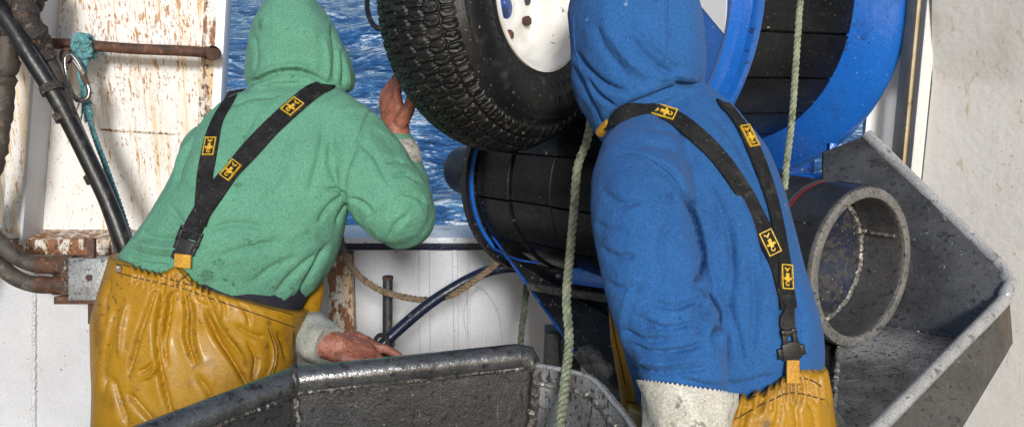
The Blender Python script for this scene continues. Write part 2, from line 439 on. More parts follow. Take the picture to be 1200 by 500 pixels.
def cloth(name, c1, c2, dark, pale=None, stains=.8):
    lay = [(tuple(x * .72 for x in c1), 7, .5, .75, .5, None, 2.5),
           (dark, 14, .585, .64, stains * .55, None, 2.2), (dark, 60, .62, .65, .9 * stains, None, 3)]
    if pale: lay.append((pale, 38, .70, .73, .6))
    return grime(name, c1, c2, 5, (.8, .95), c3=tuple(x * .80 for x in c1), layers=lay, bumps=[(16, .55, .014), (45, .35, .005), (200, .7, .0022), (420, .6, .0012)], sheen=.05, spec=.2, micro=.27, mscale=300)
M['green_fleece'] = cloth('green_fleece', (.122, .325, .222), (.104, .290, .193), (.030, .085, .040))
M['blue_fleece'] = cloth('blue_fleece', (.026, .115, .325), (.022, .099, .285), (.008, .028, .085), (.25, .38, .55), .6)
M['oilskin'] = grime('mustard_oilskin', (.335, .168, .005), (.27, .130, .004), 6, (.36, .6), 0, c3=(.37, .190, .008), micro=.15,
    layers=[((.16, .074, .005), 10, .52, .66, .65, None, 3), ((.10, .055, .012), 70, .58, .65, .75, None, 6), ((.05, .03, .010), 16, .60, .70, .7, None, 4), ((.50, .33, .10), 30, .62, .72, .5, None, 5)],
    bumps=[(32, .25, .004), (90, .3, .002), (300, .3, .0008)], spec=.34, coat=.06)
def rope_mat(name, c1, c2, fleck):
    return grime(name, c1, c2, 40, (.75, .95), layers=[(tuple(x * .35 for x in c1), 55, .52, .64, .8), (fleck, 60, .66, .70, .8)], bumps=[(160, .9, .003), (420, .8, .0015)])
M['rope_green'] = rope_mat('pale_green_rope', (.30, .33, .22), (.20, .23, .15), (.30, .06, .04))
M['rope_green_dark'] = rope_mat('dull_green_rope', (.15, .18, .125), (.10, .125, .085), (.3, .28, .2))
M['rope_tan'] = rope_mat('tan_rope', (.27, .19, .12), (.18, .12, .075), (.45, .38, .3))
M['rope_teal'] = rope_mat('teal_rope', (.09, .27, .29), (.16, .38, .40), (.5, .55, .5))

def sea_mat():
    k = NT('sea_water')
    k.vec = k.tc.outputs['Object']
    b = k.b
    st = k.stretch((.4, 1, 1))
    n1 = k.noise(.7, 6, .62, st, .1); n2 = k.noise(2.8, 5, .6, st, .15); n3 = k.noise(10, 4, .65, st)
    n0 = k.noise(.13, 4, .55, st)
    col = k.mix(k.step(n0, .35, .7), (.028, .115, .29), (.065, .21, .44))
    col = k.mix(k.math('MULTIPLY', k.step(n1, .44, .66), .75), col, (.18, .38, .60))
    col = k.mix(k.math('MULTIPLY', k.step(n2, .52, .40), .7), col, (.012, .055, .17))
    foam_glitter = k.math('ADD', k.math('MULTIPLY', n3, .35), k.math('ADD', k.math('MULTIPLY', n2, .35), k.math('MULTIPLY', n1, .3)))
    fm = k.step(foam_glitter, .52, .59)  # white flecks: foam, with sun glitter painted into the colour
    col = k.mix(k.math('MULTIPLY', fm, .85), col, (.74, .80, .86))
    k.val(b.inputs['Base Color'], col)
    k.val(b.inputs['Roughness'], k.lerp(fm, .12, .6))
    b.inputs['IOR'].default_value = 1.33
    p = k.bump(n1, 1.0, .9); p = k.bump(n2, 1.0, .3, p); p = k.bump(n3, .8, .06, p)
    k.val(b.inputs['Normal'], p)
    return k.m
M['sea'] = sea_mat()
# ------------------------------------------------------------------ setting: sea, deck
WL = -4.2
def build_sea():
    na, nr = 420, 420
    an = np.radians(np.linspace(-100, 100, na))
    rr = 4.5 * (1800 / 4.5) ** (np.linspace(0, 1, nr) ** .9)
    A, D = np.meshgrid(an, rr)
    X = D * np.sin(A); Y = D * np.cos(A); Z = np.zeros_like(X)
    rg = np.random.default_rng(5)
    for i in range(38):
        wl = 1.2 * (16 / 1.2) ** rg.random()
        th = R(97) + rg.normal() * .5
        kx, ky = math.cos(th) * 2 * math.pi / wl, math.sin(th) * 2 * math.pi / wl
        amp = .016 * wl ** 1.0 * (.6 + .8 * rg.random())
        fade = np.clip(1.3 - D * 2 * math.pi / na * 1.2 / wl * 1.5, 0, 1)
        ph = kx * X + ky * Y + rg.random() * 6.28
        s = np.sin(ph)
        Z += fade * amp * (s + .35 * np.abs(np.sin(ph / 2 + .4)) * 1.2 - .3)
    v = np.stack([X, Y, Z + WL], -1).reshape(-1, 3)
    i = np.arange(nr - 1)[:, None] * na + np.arange(na - 1)[None]
    f = np.stack([i, i + 1, i + na + 1, i + na], -1).reshape(-1, 4)
    me = bpy.data.meshes.new('sea'); me.vertices.add(len(v)); me.vertices.foreach_set('co', (v - [0, 0, WL]).ravel())
    me.loops.add(f.size); me.loops.foreach_set('vertex_index', f.ravel().astype(np.int32))
    me.polygons.add(len(f)); me.polygons.foreach_set('loop_start', (np.arange(len(f)) * 4).astype(np.int32))
    me.update(calc_edges=True); me.validate()
    me.polygons.foreach_set('use_smooth', [True] * len(f)); me.materials.append(M['sea'])
    o = bpy.data.objects.new('sea', me); COL.objects.link(o); o.location = (0, 0, WL); o['kind'] = 'structure'
build_sea()

BY = 3.30                                   # inner face of the bulwark
ZR = VY(500, 283, BY)[2]                    # underside of the rail cap
solo('deck', obox((0, 0.2, -.05), (3.4, 0, 0), (0, 3.25, 0), (0, 0, .05)), M['deck'], kind='structure')
solo('hull', obox((0, BY + .11, (WL - .6 - .1) / 2), (3.4, 0, 0), (0, .035, 0), (0, 0, abs(WL - .6 + .1) / 2)), M['hull'], kind='structure')

# ------------------------------------------------------------------ bulwark
bw = thing('bulwark', 'white painted steel bulwark with blue-edged rail along the ship side', 'bulwark', (0, BY, 0))
part('plate', obox((-.85, BY + .02, ZR / 2), (2.55, 0, 0), (0, .02, 0), (0, 0, ZR / 2)), M['white_bulwark'], bw)
xl = VY(268, 283, BY)[0]
part('rail', obox(((xl + 1.7) / 2, BY + .055, ZR + .012), ((1.7 - xl) / 2, 0, 0), (0, .085, 0), (0, 0, .010)), M['white_cap'], bw, bevel=.004)
part('rail_edge', obox(((xl + 1.7) / 2, BY - .010, ZR - .0125), ((1.7 - xl) / 2, 0, 0), (0, .010, 0), (0, 0, .0115)), M['navy_edge'], bw, bevel=.003)
# left length of rail, thicker and rusty
zl0, zl1 = VY(60, 297, BY - .05)[2], VY(60, 279, BY - .05)[2]
part('rail', obox(((xl - .006 - 3.4) / 2, BY + .02, (zl0 + zl1) / 2), ((xl - .006 + 3.4) / 2, 0, 0), (0, .09, 0), (0, 0, (zl1 - zl0) / 2)), M['white_rust_heavy'], bw, bevel=.006, label='rust-eaten white length of rail')
def vert(xp, y0, y1, Y, n=14): 
    a, b = VY(xp[0], y0, Y), VY(xp[1], y1, Y)
    return [a + (b - a) * t for t in np.linspace(0, 1, n)]
for (x0, x1, wd, y0) in (((497), (499), 13, 291), (533, 537, 6, 291), (549, 551, 3, 292)):
    a, b = VY(x0, y0, BY), VY(x1, 500, BY)
    part('stiffener', beam(a + (0, -.006, 0), (b[0], BY - .006, .02), .016, wd / 1200 * 3.3, upv=(1, 0, 0)), M['white_bulwark'], bw, bevel=.003)
a, b = VY(398, 290, BY - .04), VY(402, 470, BY - .04)
part('stanchion', beam((a[0], BY - .035, ZR - .03), (b[0] + .01, BY - .035, 0), .065, 30 / 1200 * 3.25, upv=(1, 0, 0)), M['white_rust_heavy'], bw, bevel=.004, label='rusty white stanchion')
part('weld', bead(vert((40, 40), 303, 520, BY - .003), .0075, 3, .006), M['white_bulwark'], bw)
part('weld', bead(vert((124, 122), 350, 520, BY - .002), .005, 4, .006), M['white_bulwark'], bw)
part('weld', bead([VY(x, y, BY - .001) for x, y in ((548, 330), (566, 338), (578, 352), (586, 372), (589, 395), (590, 420))], .004, 5), M['white_bulwark'], bw)
part('weld', bead([VY(x, y, BY - .001) for x, y in ((548, 395), (543, 370), (547, 350), (560, 338))], .003, 6), M['white_bulwark'], bw)
part('weld', bead([VY(x, y, BY - .001) for x, y in ((412, 292), (450, 291), (520, 292), (575, 291))], .004, 8), M['white_bulwark'], bw)
rg = np.random.default_rng(3)

# ------------------------------------------------------------------ rusty upper plating on the left
PY = BY + .06
up = thing('side_plating', 'rust-streaked white steel plating standing on the rail beside the open sea', 'steel panel', VY(140, 279, PY))
q = [VY(28, 280, PY), VY(236, 280, PY), VY(254, -60, PY), VY(52, -60, PY)]
part('plate', poly_plate(q, .02, np.array([0, -1.0, 0])), M['white_rust'], up)
q = [VY(-150, 280, PY + .03), VY(27, 280, PY + .03), VY(50, -60, PY + .03), VY(-150, -60, PY + .03)]
part('plate', poly_plate(q, .02, np.array([0, -1.0, 0])), M['white_rust'], up)
def leanbar(xb, xt, w, Y0, Y1, mat, name, yb=280, yt=-60, lab=None):
    m = (Y0 + Y1) / 2
    b0, b1, t0, t1 = VY(xb, yb, m), VY(xb + w, yb, m), VY(xt, yt, m), VY(xt + w, yt, m)
    v = [];
    for p in (b0, b1, t1, t0): v.append((p[0], Y0, p[2]))
    for p in (b0, b1, t1, t0): v.append((p[0], Y1, p[2]))
    return part(name, (v, [(0, 1, 2, 3), (7, 6, 5, 4), (0, 4, 5, 1), (1, 5, 6, 2), (2, 6, 7, 3), (3, 7, 4, 0)]), mat, up, bevel=.003, label=lab)
leanbar(12, 37, 22, PY - .10, PY + .03, M['white_rust'], 'frame_post')
leanbar(34, 59, 4, PY - .15, PY - .001, M['white_bulwark'], 'frame_flange')
leanbar(226, 244, 16.5, PY - .035, PY - .001, M['white_rust_heavy'], 'edge_bar', lab='rust-streaked edge bar')
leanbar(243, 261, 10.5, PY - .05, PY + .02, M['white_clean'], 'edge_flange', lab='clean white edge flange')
part('weld', bead([VY(30 + .5, 279, PY - .004), VY(120, 278, PY - .004), VY(236, 279, PY - .004)], .006, 12), M['white_rust_heavy'], up)

part('weld', bead([VY(118, 152, PY - .002), VY(150, 154, PY - .002), VY(205, 157, PY - .002)], .0035, 15), M['white_rust_heavy'], up)
# ------------------------------------------------------------------ right side: cabin wall, corner post, white plate
A = VY(1092, 100, 3.10); B = VY(1290, 300, 2.72)
dv = nrm(np.array([B[0] - A[0], B[1] - A[1], 0])); nv = np.array([-dv[1], dv[0], 0]); nv = nv if nv[1] < 0 else -nv
A0 = np.array([A[0], A[1], 0]); L = 1.6
zs = VY(1150, 92, 2.95)[2]
prof = [(0, 0), (0, zs - .03), (.004, zs), (.02, zs + .04), (.16, zs + .75), (.16, 2.9)]
v = []; f = []
for i, (o, z) in enumerate(prof):
    for t in np.linspace(0, L, 9): v.append(A0 + dv * t + nv * o + np.array([0, 0, z]))
for i, (o, z) in enumerate(prof):
    for t in np.linspace(0, L, 9): v.append(A0 + dv * t - nv * .12 + np.array([0, 0, z]))
n = 9; m = len(prof); H = n * m
for i in range(m - 1):
    for j in range(n - 1):
        f.append((i * n + j, i * n + j + 1, (i + 1) * n + j + 1, (i + 1) * n + j))
        f.append((H + i * n + j, H + (i + 1) * n + j, H + (i + 1) * n + j + 1, H + i * n + j + 1))
    for j in (0, n - 1): f.append((i * n + j, (i + 1) * n + j, H + (i + 1) * n + j, H + i * n + j))
for i in (0, m - 1):
    for j in range(n - 1): f.append((i * n + j, H + i * n + j, H + i * n + j + 1, i * n + j + 1))
solo('cabin_wall', (v, f), M['grey_wall'], 'plain grey painted cabin wall behind the steel hopper', 'wall', sharp=60)
cp = thing('corner_post', 'stained cream and white steel corner post beside the grey cabin wall', 'post', (VY(1080, 100, 3.1)[0], 3.1, 0))
def vpost(x0, x1, Y0, Y1, mat, name, yy=100):
    m = Y0
    a, b = VY(x0, yy, m)[0], VY(x1, yy, m)[0]
    part(name, obox(((a + b) / 2, (Y0 + Y1) / 2, 1.45), ((b - a) / 2, 0, 0), (0, (Y1 - Y0) / 2, 0), (0, 0, 1.45)), mat, cp, bevel=.006)
vpost(1066, 1076, 3.12, 3.22, M['beam_yellow'], 'web')
vpost(1077, 1091, 3.08, 3.12, M['grey_wall'], 'flange')
part('weld', bead([np.array([VY(1076, 100, 3.12)[0] - .002, 3.117, z]) for z in np.linspace(.9, 2.9, 30)], .004, 9), M['beam_yellow'], cp)
xa, xb = 1.165, VY(1085, 100, 3.34)[0]
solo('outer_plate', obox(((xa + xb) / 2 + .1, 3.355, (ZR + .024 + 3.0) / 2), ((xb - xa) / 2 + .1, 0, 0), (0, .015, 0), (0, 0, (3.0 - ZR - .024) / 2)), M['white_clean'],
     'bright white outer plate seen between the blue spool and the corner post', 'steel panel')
# ------------------------------------------------------------------ left: rail, rope, hoses, block
rp = thing('rusty_bar', 'rusty round iron bar welded across the white side plating', 'bar', P(150, 62, 3.12))
ra, rb = P(58, 51, 3.2), P(243, 62, 3.2)
part('rod', tube([ra + (rb - ra) * t + np.array([0, 0, .0015 * math.sin(t * 9)]) for t in np.linspace(0, 1, 14)], .017, 14), M['rust_iron'], rp)
part('end_collar', tube([P(54, 50.5, 3.2), P(62, 51, 3.2)], .026, 14), M['beam_yellow'], rp, bevel=.003)
part('end_lug', tube([P(241, 62, 3.2), P(249, 62.5, 3.2), VY(252, 62, PY - .02)], [.022, .024, .02], 12), M['rust_iron'], rp)

# carabiner
def loopx(cx, cy, hw, hh, rot, d, n=28, pw=2.6, taper=.25):
    out = []
    for t in np.linspace(0, 2 * math.pi, n, endpoint=False):
        c, s = math.cos(t), math.sin(t)
        x = hw * np.sign(c) * abs(c) ** (2 / pw); y = hh * np.sign(s) * abs(s) ** (2 / pw)
        x *= 1 + taper * (y / hh)
        X = cx + x * math.cos(rot) - y * math.sin(rot); Y = cy + x * math.sin(rot) + y * math.cos(rot)
        out.append(P(X, Y, d))
    return np.array(out + [out[0]])
cb = thing('carabiner', 'steel carabiner hook hanging from the rusty bar beside the teal knot', 'carabiner', P(92, 118, 3.14))
lp = loopx(89, 91, 10, 28, R(-19), 3.11)
part('body', tube(crom(lp, 2), .0076, 10), M['bright_metal'], cb)
part('gate', tube([P(86, 71, 3.106), P(95, 84, 3.106), P(103, 101, 3.106)], .0058, 10), M['bright_metal'], cb)
part('sleeve', tube([P(97, 88, 3.104), P(102, 99, 3.104)], .0085, 10), M['rust_iron'], cb)
part('eye_link', tube([P(78 + 7 * math.cos(t), 66 + 8 * math.sin(t), 3.15 + .045 * math.sin(t)) for t in np.linspace(0, 2 * math.pi, 16)], .0055, 8), M['rust_iron'], cb)

# teal rope: knot on the bar, tail, and the twisted line running down beside the hoses
tr = thing('teal_rope', 'frayed teal rope knotted round the rusty bar with its tail hanging', 'rope', P(100, 150, 3.14))
mb = MB()
for i in range(4):
    cx = 91 + i * 5
    pts = []
    for t in np.linspace(0, 2 * math.pi, 16):
        c = P(cx + 2.2 * math.sin(t + i), 53 + i * .5, 3.2)
        pts.append(c + np.array([0, -.030 * math.cos(t), .030 * math.sin(t)]))
    h = helix_rope(pts, .0105, .05, 2); mb.add(h.v, h.f)
for pp in ([(93, 46), (101, 52), (104, 61), (98, 70), (91, 68)], [(104, 48), (99, 56), (94, 64), (99, 73), (104, 66)], [(90, 60), (96, 66), (105, 63), (105, 54)]):
    h = helix_rope([P(x, y, 3.15 + .01 * i) for i, (x, y) in enumerate(pp)], .0105, .05, 8); mb.add(h.v, h.f)
part('knot', mb, M['rope_teal'], tr)
mb = MB()
for pp in ([(97, 68), (94, 85), (97, 102), (101, 118)], [(100, 68), (99, 88), (102, 104), (98, 120)]):
    h = helix_rope([P(x, y, 3.175) for x, y in pp], .0085, .045, 8); mb.add(h.v, h.f)
part('tail', mb, M['rope_teal'], tr)
mb = MB(); rg = np.random.default_rng(8)
for i in range(70):
    x0 = 96 + rg.random() * 8; y0 = 96 + rg.random() * 26
    a = rg.normal() * 5; l = 12 + rg.random() * 16
    mb.addv(tube([P(x0, y0, 3.17), P(x0 + a * .4, y0 + l * .5, 3.165 - rg.random() * .02), P(x0 + a + rg.normal() * 2, y0 + l, 3.17 - rg.random() * .03)], .0013, 4, 3))
part('frayed_fibres', mb, M['rope_teal'], tr, kind='stuff')
solo('thin_green_line', helix_rope([P(102, 118, 3.16), P(108, 150, 3.13), P(124, 195, 3.10), P(140, 240, 3.07), P(151, 275, 3.05), P(156, 296, 3.05)], .0088, .042), M['rope_teal'],
     'thin twisted green line running down beside the black hoses', 'rope')

# hose bundle
hb = thing('hose_bundle', 'bundle of black hydraulic hoses slanting down in front of the rusty plating', 'hoses', P(140, 300, 3.05))
def hose(name, pts, r, mat, root, sub=8, n=14):
    return part(name, tube([P(*p) for p in pts], [r] * len(pts), n, sub), mat, root)
hose('hose', [(-190, -300, 2.9), (-30, -30, 2.95), (8, 22, 2.95), (38, 70, 2.95), (68, 118, 2.97), (100, 180, 3.0), (128, 240, 3.02), (150, 300, 3.03), (175, 380, 3.1), (180, 520, 3.15)], .0255, M['hose_black'], hb)
hose('hose', [(-60, -260, 3.06), (22, -20, 3.06), (48, 45, 3.06), (66, 92, 3.05), (84, 140, 3.05), (106, 190, 3.06), (130, 245, 3.06), (146, 300, 3.07), (165, 380, 3.15), (168, 520, 3.18)], .023, M['hose_black'], hb)
hose('hose', [(-110, -280, 3.0), (5, -30, 3.0), (30, 20, 3.02), (52, 62, 3.03), (72, 105, 3.0), (90, 160, 3.0), (117, 222, 3.02), (140, 290, 3.04), (158, 380, 3.12), (160, 500, 3.15)], .017, M['hose_brown'], hb)
for (x, y, d, a) in ((76, 135, 2.985, .9), (112, 207, 3.03, .95), (60, 104, 2.965, .95)):
    c = P(x, y, d); t = nrm(P(x + 31, y + 62, d) - c)
    part('binding', tube([c - t * .012, c + t * .012], .033, 12), M['taped'], hb)
# tarred lumps and wrapped hoses in the corner
tc = thing('wrapped_hoses', 'tangle of tarred and taped hose ends hanging over the plating corner', 'hoses', P(20, 60, 2.95))
rg = np.random.default_rng(11)
def lumpy(pts, r, mat, name, seed):
    q = crom([P(*p) for p in pts], 8); rg = np.random.default_rng(seed)
    rr = r * (1 + .05 * np.sin(np.arange(len(q)) * .7) + rg.normal(size=len(q)) * .05)
    return part(name, tube(q + rg.normal(size=q.shape) * r * .05, rr, 12), mat, tc)
lumpy([(-20, -230, 3.0), (34, -30, 3.0), (28, 0, 2.98), (32, 25, 2.97), (44, 45, 3.0), (52, 72, 3.03)], .036, M['taped'], 'wrapping', 1)
lumpy([(50, -25, 3.05), (38, 5, 3.03), (20, 25, 3.0), (-10, 35, 3.0)], .030, M['taped'], 'wrapping', 2)
lumpy([(-40, -230, 3.03), (10, -20, 3.03), (14, 10, 3.05), (6, 40, 3.05), (2, 70, 3.05)], .034, M['taped'], 'wrapping', 3)
lumpy([(3, 28, 3.02), (8, 60, 3.02), (4, 100, 3.03), (-2, 150, 3.04), (-14, 205, 3.05), (-60, 300, 3.1), (-90, 420, 3.15)], .034, M['hose_brown'], 'hose', 4)
lumpy([(48, 30, 2.99), (40, 45, 2.98), (28, 52, 2.97), (14, 45, 2.96)], .016, M['rust_iron'], 'clamp', 5)

# hydraulic block with two hoses
hy = thing('hydraulic_block', 'grey hydraulic block with rusty fittings and two brown hoses on the bulwark', 'valve block', P(112, 352, 3.05))
X = lambda x, y, d=3.12: P(x, y, d)
part('block', obox(P(113, 326, 3.14), np.array([.068, 0, 0]), UP * .064, FW * .045), M['grey_block'], hy, bevel=.005)
part('bolt', tube([P(104, 325, 3.095), P(104, 325, 3.086)], .010, 6), M['rust_iron'], hy)
part('bracket', MB().addv(obox(P(96, 350, 3.16), RT * .065, UP * .012, FW * .05)).addv(obox(P(112, 365, 3.18), RT * .012, UP * .035, FW * .03)), M['rust_iron'], hy, bevel=.002)
part('lug', obox(P(105.5, 292, 3.15), RT * .017, UP * .036, FW * .012), M['rust_iron'], hy, bevel=.006)
part('mounting_flange', obox(P(85, 322, 3.15), RT * .019, UP * .060, FW * .048), M['rust_iron'], hy, bevel=.008)
for y0, pts in ((311, [(80, 311), (62, 311), (40, 309), (18, 300), (0, 284), (-25, 255), (-60, 180), (-90, 20), (-100, -150)]), (334, [(80, 334), (62, 334), (40, 333), (18, 325), (0, 311), (-28, 288), (-75, 200), (-115, 20), (-125, -150)])):
    part('fitting', tube([P(88, y0, 3.13), P(77, y0, 3.13), P(76.8, y0, 3.13), P(63, y0, 3.13), P(62.8, y0, 3.13), P(44, y0 - 1, 3.13)], [.033, .033, .029, .030, .026, .027], 16), M['rust_iron'], hy)
    part('hose', tube([P(x, y, 3.13) for x, y in pts], .0255, 14, 6), M['hose_brown'], hy)
    part('weld', bead([P(75 + 1.5 * math.sin(t), y0 + 12 * math.cos(t), 3.13 - .031 * math.sin(t)) for t in np.linspace(0, math.pi, 14)], .006, int(y0)), M['weld_dark'], hy)
# ------------------------------------------------------------------ machine: wheel, spool, roller, frame
def axis_mat(a, upv=UP):
    z = nrm(a); x = nrm(np.cross(upv, z)); y = np.cross(z, x)
    return Matrix(((x[0], y[0], z[0]), (x[1], y[1], z[1]), (x[2], y[2], z[2])))
def camdir(x, y, z): return nrm(RT * x - UP * y + FW * z)

# wheel
WC = P(632, 2, 2.35); WA = camdir(math.sin(R(51)), 0, -math.cos(R(51)))
wh = thing('tyre_roller', 'chunky black tyre on a white wheel pressed over the lower roller', 'wheel', WC, mat3=axis_mat(WA))
def smooth(a, b, x):
    t = np.clip((x - a) / (b - a), 0, 1); return t * t * (3 - 2 * t)
def build_tyre():
    # profile (radius, axial); front face towards +z
    prof = crom([(.150, -.012), (.160, .004), (.178, .010), (.215, .020), (.252, .014), (.280, -.006), (.300, -.026), (.317, -.050), (.331, -.085), (.335, -.118), (.331, -.150), (.318, -.185), (.302, -.210), (.280, -.232), (.250, -.248), (.21, -.252), (.165, -.245), (.150, -.23)], 12)
    n = 1080
    an = np.linspace(0, 2 * np.pi, n, endpoint=False)
    A, J = np.meshgrid(an, np.arange(len(prof)), indexing='ij')
    Rr = prof[J, 0]; Zz = prof[J, 1]
    # profile normal
    tg = np.gradient(prof, axis=0); tg /= np.linalg.norm(tg, axis=1)[:, None]
    nr, nz = -tg[:, 1], tg[:, 0]
    sgn = np.sign(nr[len(prof) // 2]); nr *= sgn; nz *= sgn
    # tread: rows of interlocking hexagonal ridged lugs
    s = np.concatenate([[0], np.cumsum(np.linalg.norm(np.diff(prof, axis=0), axis=1))])
    mid = s[np.argmax(prof[:, 0])]
    t = (s - mid)[J]
    zone = smooth(.128, .116, np.abs(t))
    Np = 72
    cu = A / (2 * np.pi) * Np                              # hexagonal lugs, long across the tread
    ca = t / .036
    best = np.full(A.shape, 9.0); second = np.full(A.shape, 9.0); bu = np.zeros(A.shape); ba = np.zeros(A.shape)
    c0 = np.floor(ca)
    for dc in (-1, 0, 1, 2):
        cc = c0 + dc; off = .5 * (np.abs(cc) % 2)
        for du in (-1, 0, 1):
            uu = np.round(cu - off) + off + du
            dist = np.hypot((cu - uu) * .88, (ca - cc) * 1.0)
            m1 = dist < best
            second = np.where(m1, best, np.minimum(second, dist))
            bu = np.where(m1, cu - uu, bu); ba = np.where(m1, ca - cc, ba)
            best = np.minimum(best, dist)
    border = second - best
    gr = smooth(.17, .085, border)
    vee = np.abs(ba) * .55 - .16 - np.abs(bu) * .0                        # a chevron sipe on each lug
    sip = smooth(.045, .02, np.abs(bu * .9 - .16 + np.abs(ba) * .5)) * smooth(.16, .22, border)
    gr = np.maximum(gr, sip * .55)
    h = zone * (.0075 * (1 - gr) - .001)
    # sidewall ribs near the shoulder and rings
    r0 = prof[:, 0][J]
    front = (Zz > -.03)
    h += front * .0016 * smooth(.86, .95, np.abs((r0 - .168) * 0 + np.cos((r0 - .172) / .0035))) * (np.abs(r0 - .182) < .012)
    nick = smooth(.55, .8, np.cos(A * 54)) * np.exp(-((r0 - .196) / .006) ** 2)
    h += front * .0022 * nick
    nick2 = smooth(.3, .7, np.cos(A * 68)) * smooth(.283, .29, r0) * smooth(.318, .305, r0) * front
    h += nick2 * .004
    h += front * .002 * np.exp(-((r0 - .268) / .003) ** 2)
    Rr = Rr + h * nr[J]; Zz = Zz + h * nz[J]
    v = np.stack([Rr * np.cos(A), Rr * np.sin(A), Zz], -1).reshape(-1, 3)
    m = len(prof); i = np.arange(n)[:, None] * m; i2 = ((np.arange(n) + 1) % n)[:, None] * m; j = np.arange(m - 1)[None]
    f = np.stack([i + j, i2 + j, i2 + j + 1, i + j + 1], -1).reshape(-1, 4)
    return v, f
tv, tf = build_tyre()
tyre = part('tyre', (tv, tf), M['tyre'], wh, local=True, sharp=None)
# raised sidewall lettering
def side_text(body, ang0, rad, size, mat):
    cu = bpy.data.curves.new('t', 'FONT'); cu.body = body; cu.size = size; cu.extrude = .0014
    ob = bpy.data.objects.new('t', cu); COL.objects.link(ob)
    dg = bpy.context.evaluated_depsgraph_get(); me = bpy.data.meshes.new_from_object(ob.evaluated_get(dg))
    v = np.array([x.co[:] for x in me.vertices]); f = [tuple(p.vertices) for p in me.polygons]
    bpy.data.objects.remove(ob)
    v2 = []
    for x, y, z in v:
        a = ang0 + x / rad; r = rad - y
        v2.append((r * math.cos(a), r * math.sin(a), .0222 - max(0, (r - .215)) * .17 + z))
    return v2, f
part('sidewall_lettering', side_text('EIS  99', -1.42, .240, .030, None), M['tyre'], wh, parent=tyre, local=True, smooth=False)
rim = part('rim', lathe([(.150, -.014), (.158, -.004), (.163, .004), (.162, .010), (.155, .011), (.150, .005), (.146, -.004), (.139, -.012), (.133, -.022), (.131, -.040), (.124, -.049), (.119, -.060), (.117, -.082), (.110, -.094), (.098, -.100), (.075, -.098), (.060, -.092), (.045, -.094), (.040, -.100), (.028, -.100), (.028, -.13), (.14, -.13), (.150, -.10)], 96, closed_prof=True), M['rim_white'], wh, local=True, sharp=50)
part('hub', lathe([(0, -.098), (.022, -.098), (.0275, -.102), (.0275, -.16), (0, -.16)], 28), M['blue_worn'], wh, parent=rim, local=True)
for k in range(5):
    a = R(-22) + k * 2 * math.pi / 5
    c = np.array([.068 * math.cos(a), .068 * math.sin(a), -.093])
    part('wheel_nut', tube([c, c + (0, 0, .014)], .0125, 6), M['rust_iron'], wh, parent=rim, local=True, bevel=.002)
for k in range(3):
    a = R(140) + k * 2 * math.pi / 3
    c = np.array([.083 * math.cos(a), .083 * math.sin(a), -.0985])
    part('wheel_hole', tube([c, c + (0, 0, .0035)], [.0135, .012], 16), M['navy'], wh, parent=rim, local=True)
# axle arm of the wheel, going up behind it
wa = thing('wheel_arm', 'dark steel swing arm carrying the tyre from above', 'machine arm', P(560, -30, 2.62))
ax = lambda s: WC + WA * s
part('axle', tube([ax(-.162), ax(-.36)], .026, 16), M['black_iron'], wa)
part('arm', beam(ax(-.32) + np.array([0, 0, -.06]), ax(-.32) + np.array([.08, .12, .9]), .05, .10), M['blue_worn'], wa, bevel=.006)
solo('cable_loop', tube([P(446 - 16 * math.sin(t), 4 - 30 * math.cos(t), 2.5 + .05 * math.cos(t)) for t in np.linspace(-.9, math.pi + 1.0, 24)], .0065, 10), M['hose_black'],
     'thin black cable loop curving behind the tyre edge', 'cable')

# ---- spool
SCL = 1.40
SA = camdir(math.sin(.998) * math.cos(.064), -math.sin(.064), math.cos(.998) * math.cos(.064))
SCN = P(731.3, -5.3, 2.342 * SCL)
RN, RD, LD, LF, RF = .423 * SCL, .341 * SCL, .380 * SCL, .448 * SCL, .42 * SCL
sp = thing('net_spool', 'big black-lagged hauling spool with glossy blue flanges hung above the roller', 'spool', SCN, mat3=axis_mat(SA))
part('core', lathe([(0, -.02), (RD - .024, -.02), (RD - .024, LF), (0, LF)], 64), M['plate_black'], sp, local=True)
NS = 20
slat_me = None
for k in range(NS):
    da = 2 * math.pi / NS; g = .0045 / RD
    if slat_me is None:
        vf = lathe([(RD - .022, -.028), (RD - .0035, -.028), (RD, -.024), (RD, LD - .006), (RD - .022, LD - .006)], 8, g, da - g, closed_prof=True)
        s0 = part('slat', vf, M['rubber'], sp, local=True, sharp=35); slat_me = s0.data
    else:
        s0 = bpy.data.objects.new('slat', slat_me); COL.objects.link(s0); s0.parent = sp
    s0.rotation_euler = (0, 0, k * da + .06)
# far flange: broad blue cone face and lip
part('flange', lathe([(RD - .01, LD - .004), (RD + .004, LD), (RF - .02, LF - .012), (RF - .004, LF - .004), (RF, LF + .012), (RF - .004, LF + .035), (RF - .03, LF + .04), (RD - .01, LF + .03)], 96, closed_prof=True), M['blue'], sp, local=True, sharp=45, label='blue far flange with a broad sloping face')
# near flange: lip, groove and ring
R0 = .386 * SCL; s0_ = -.045 * SCL
nf = part('flange', lathe([(RD - .03, -.012), (RN - .012, -.010), (RN - .002, -.004), (RN, .008), (RN - .002, .018), (RN - .02, .022), (RD - .03, .016)][::-1], 96, closed_prof=True), M['blue'], sp, local=True, sharp=45)
part('rim_ring', lathe([(R0 - .004, s0_), (R0 + .010, s0_ - .004), (R0 + .014, s0_ + .006), (R0 + .016, -.030), (RN - .016, -.013), (RN - .03, -.0105), (R0 - .02, -.02)], 96, closed_prof=True), M['blue'], sp, parent=nf, local=True, sharp=40)
part('end_dish', lathe([(.05, s0_ + .030), (R0 - .006, s0_ + .004), (R0 - .008, s0_ + .012), (.05, s0_ + .040)], 96, closed_prof=True), M['blue'], sp, local=True, sharp=45)
part('shaft', lathe([(0, -.16), (.045, -.16), (.048, -.15), (.048, s0_ + .05), (0, s0_ + .05)], 32), M['steel_rim'], sp, local=True)
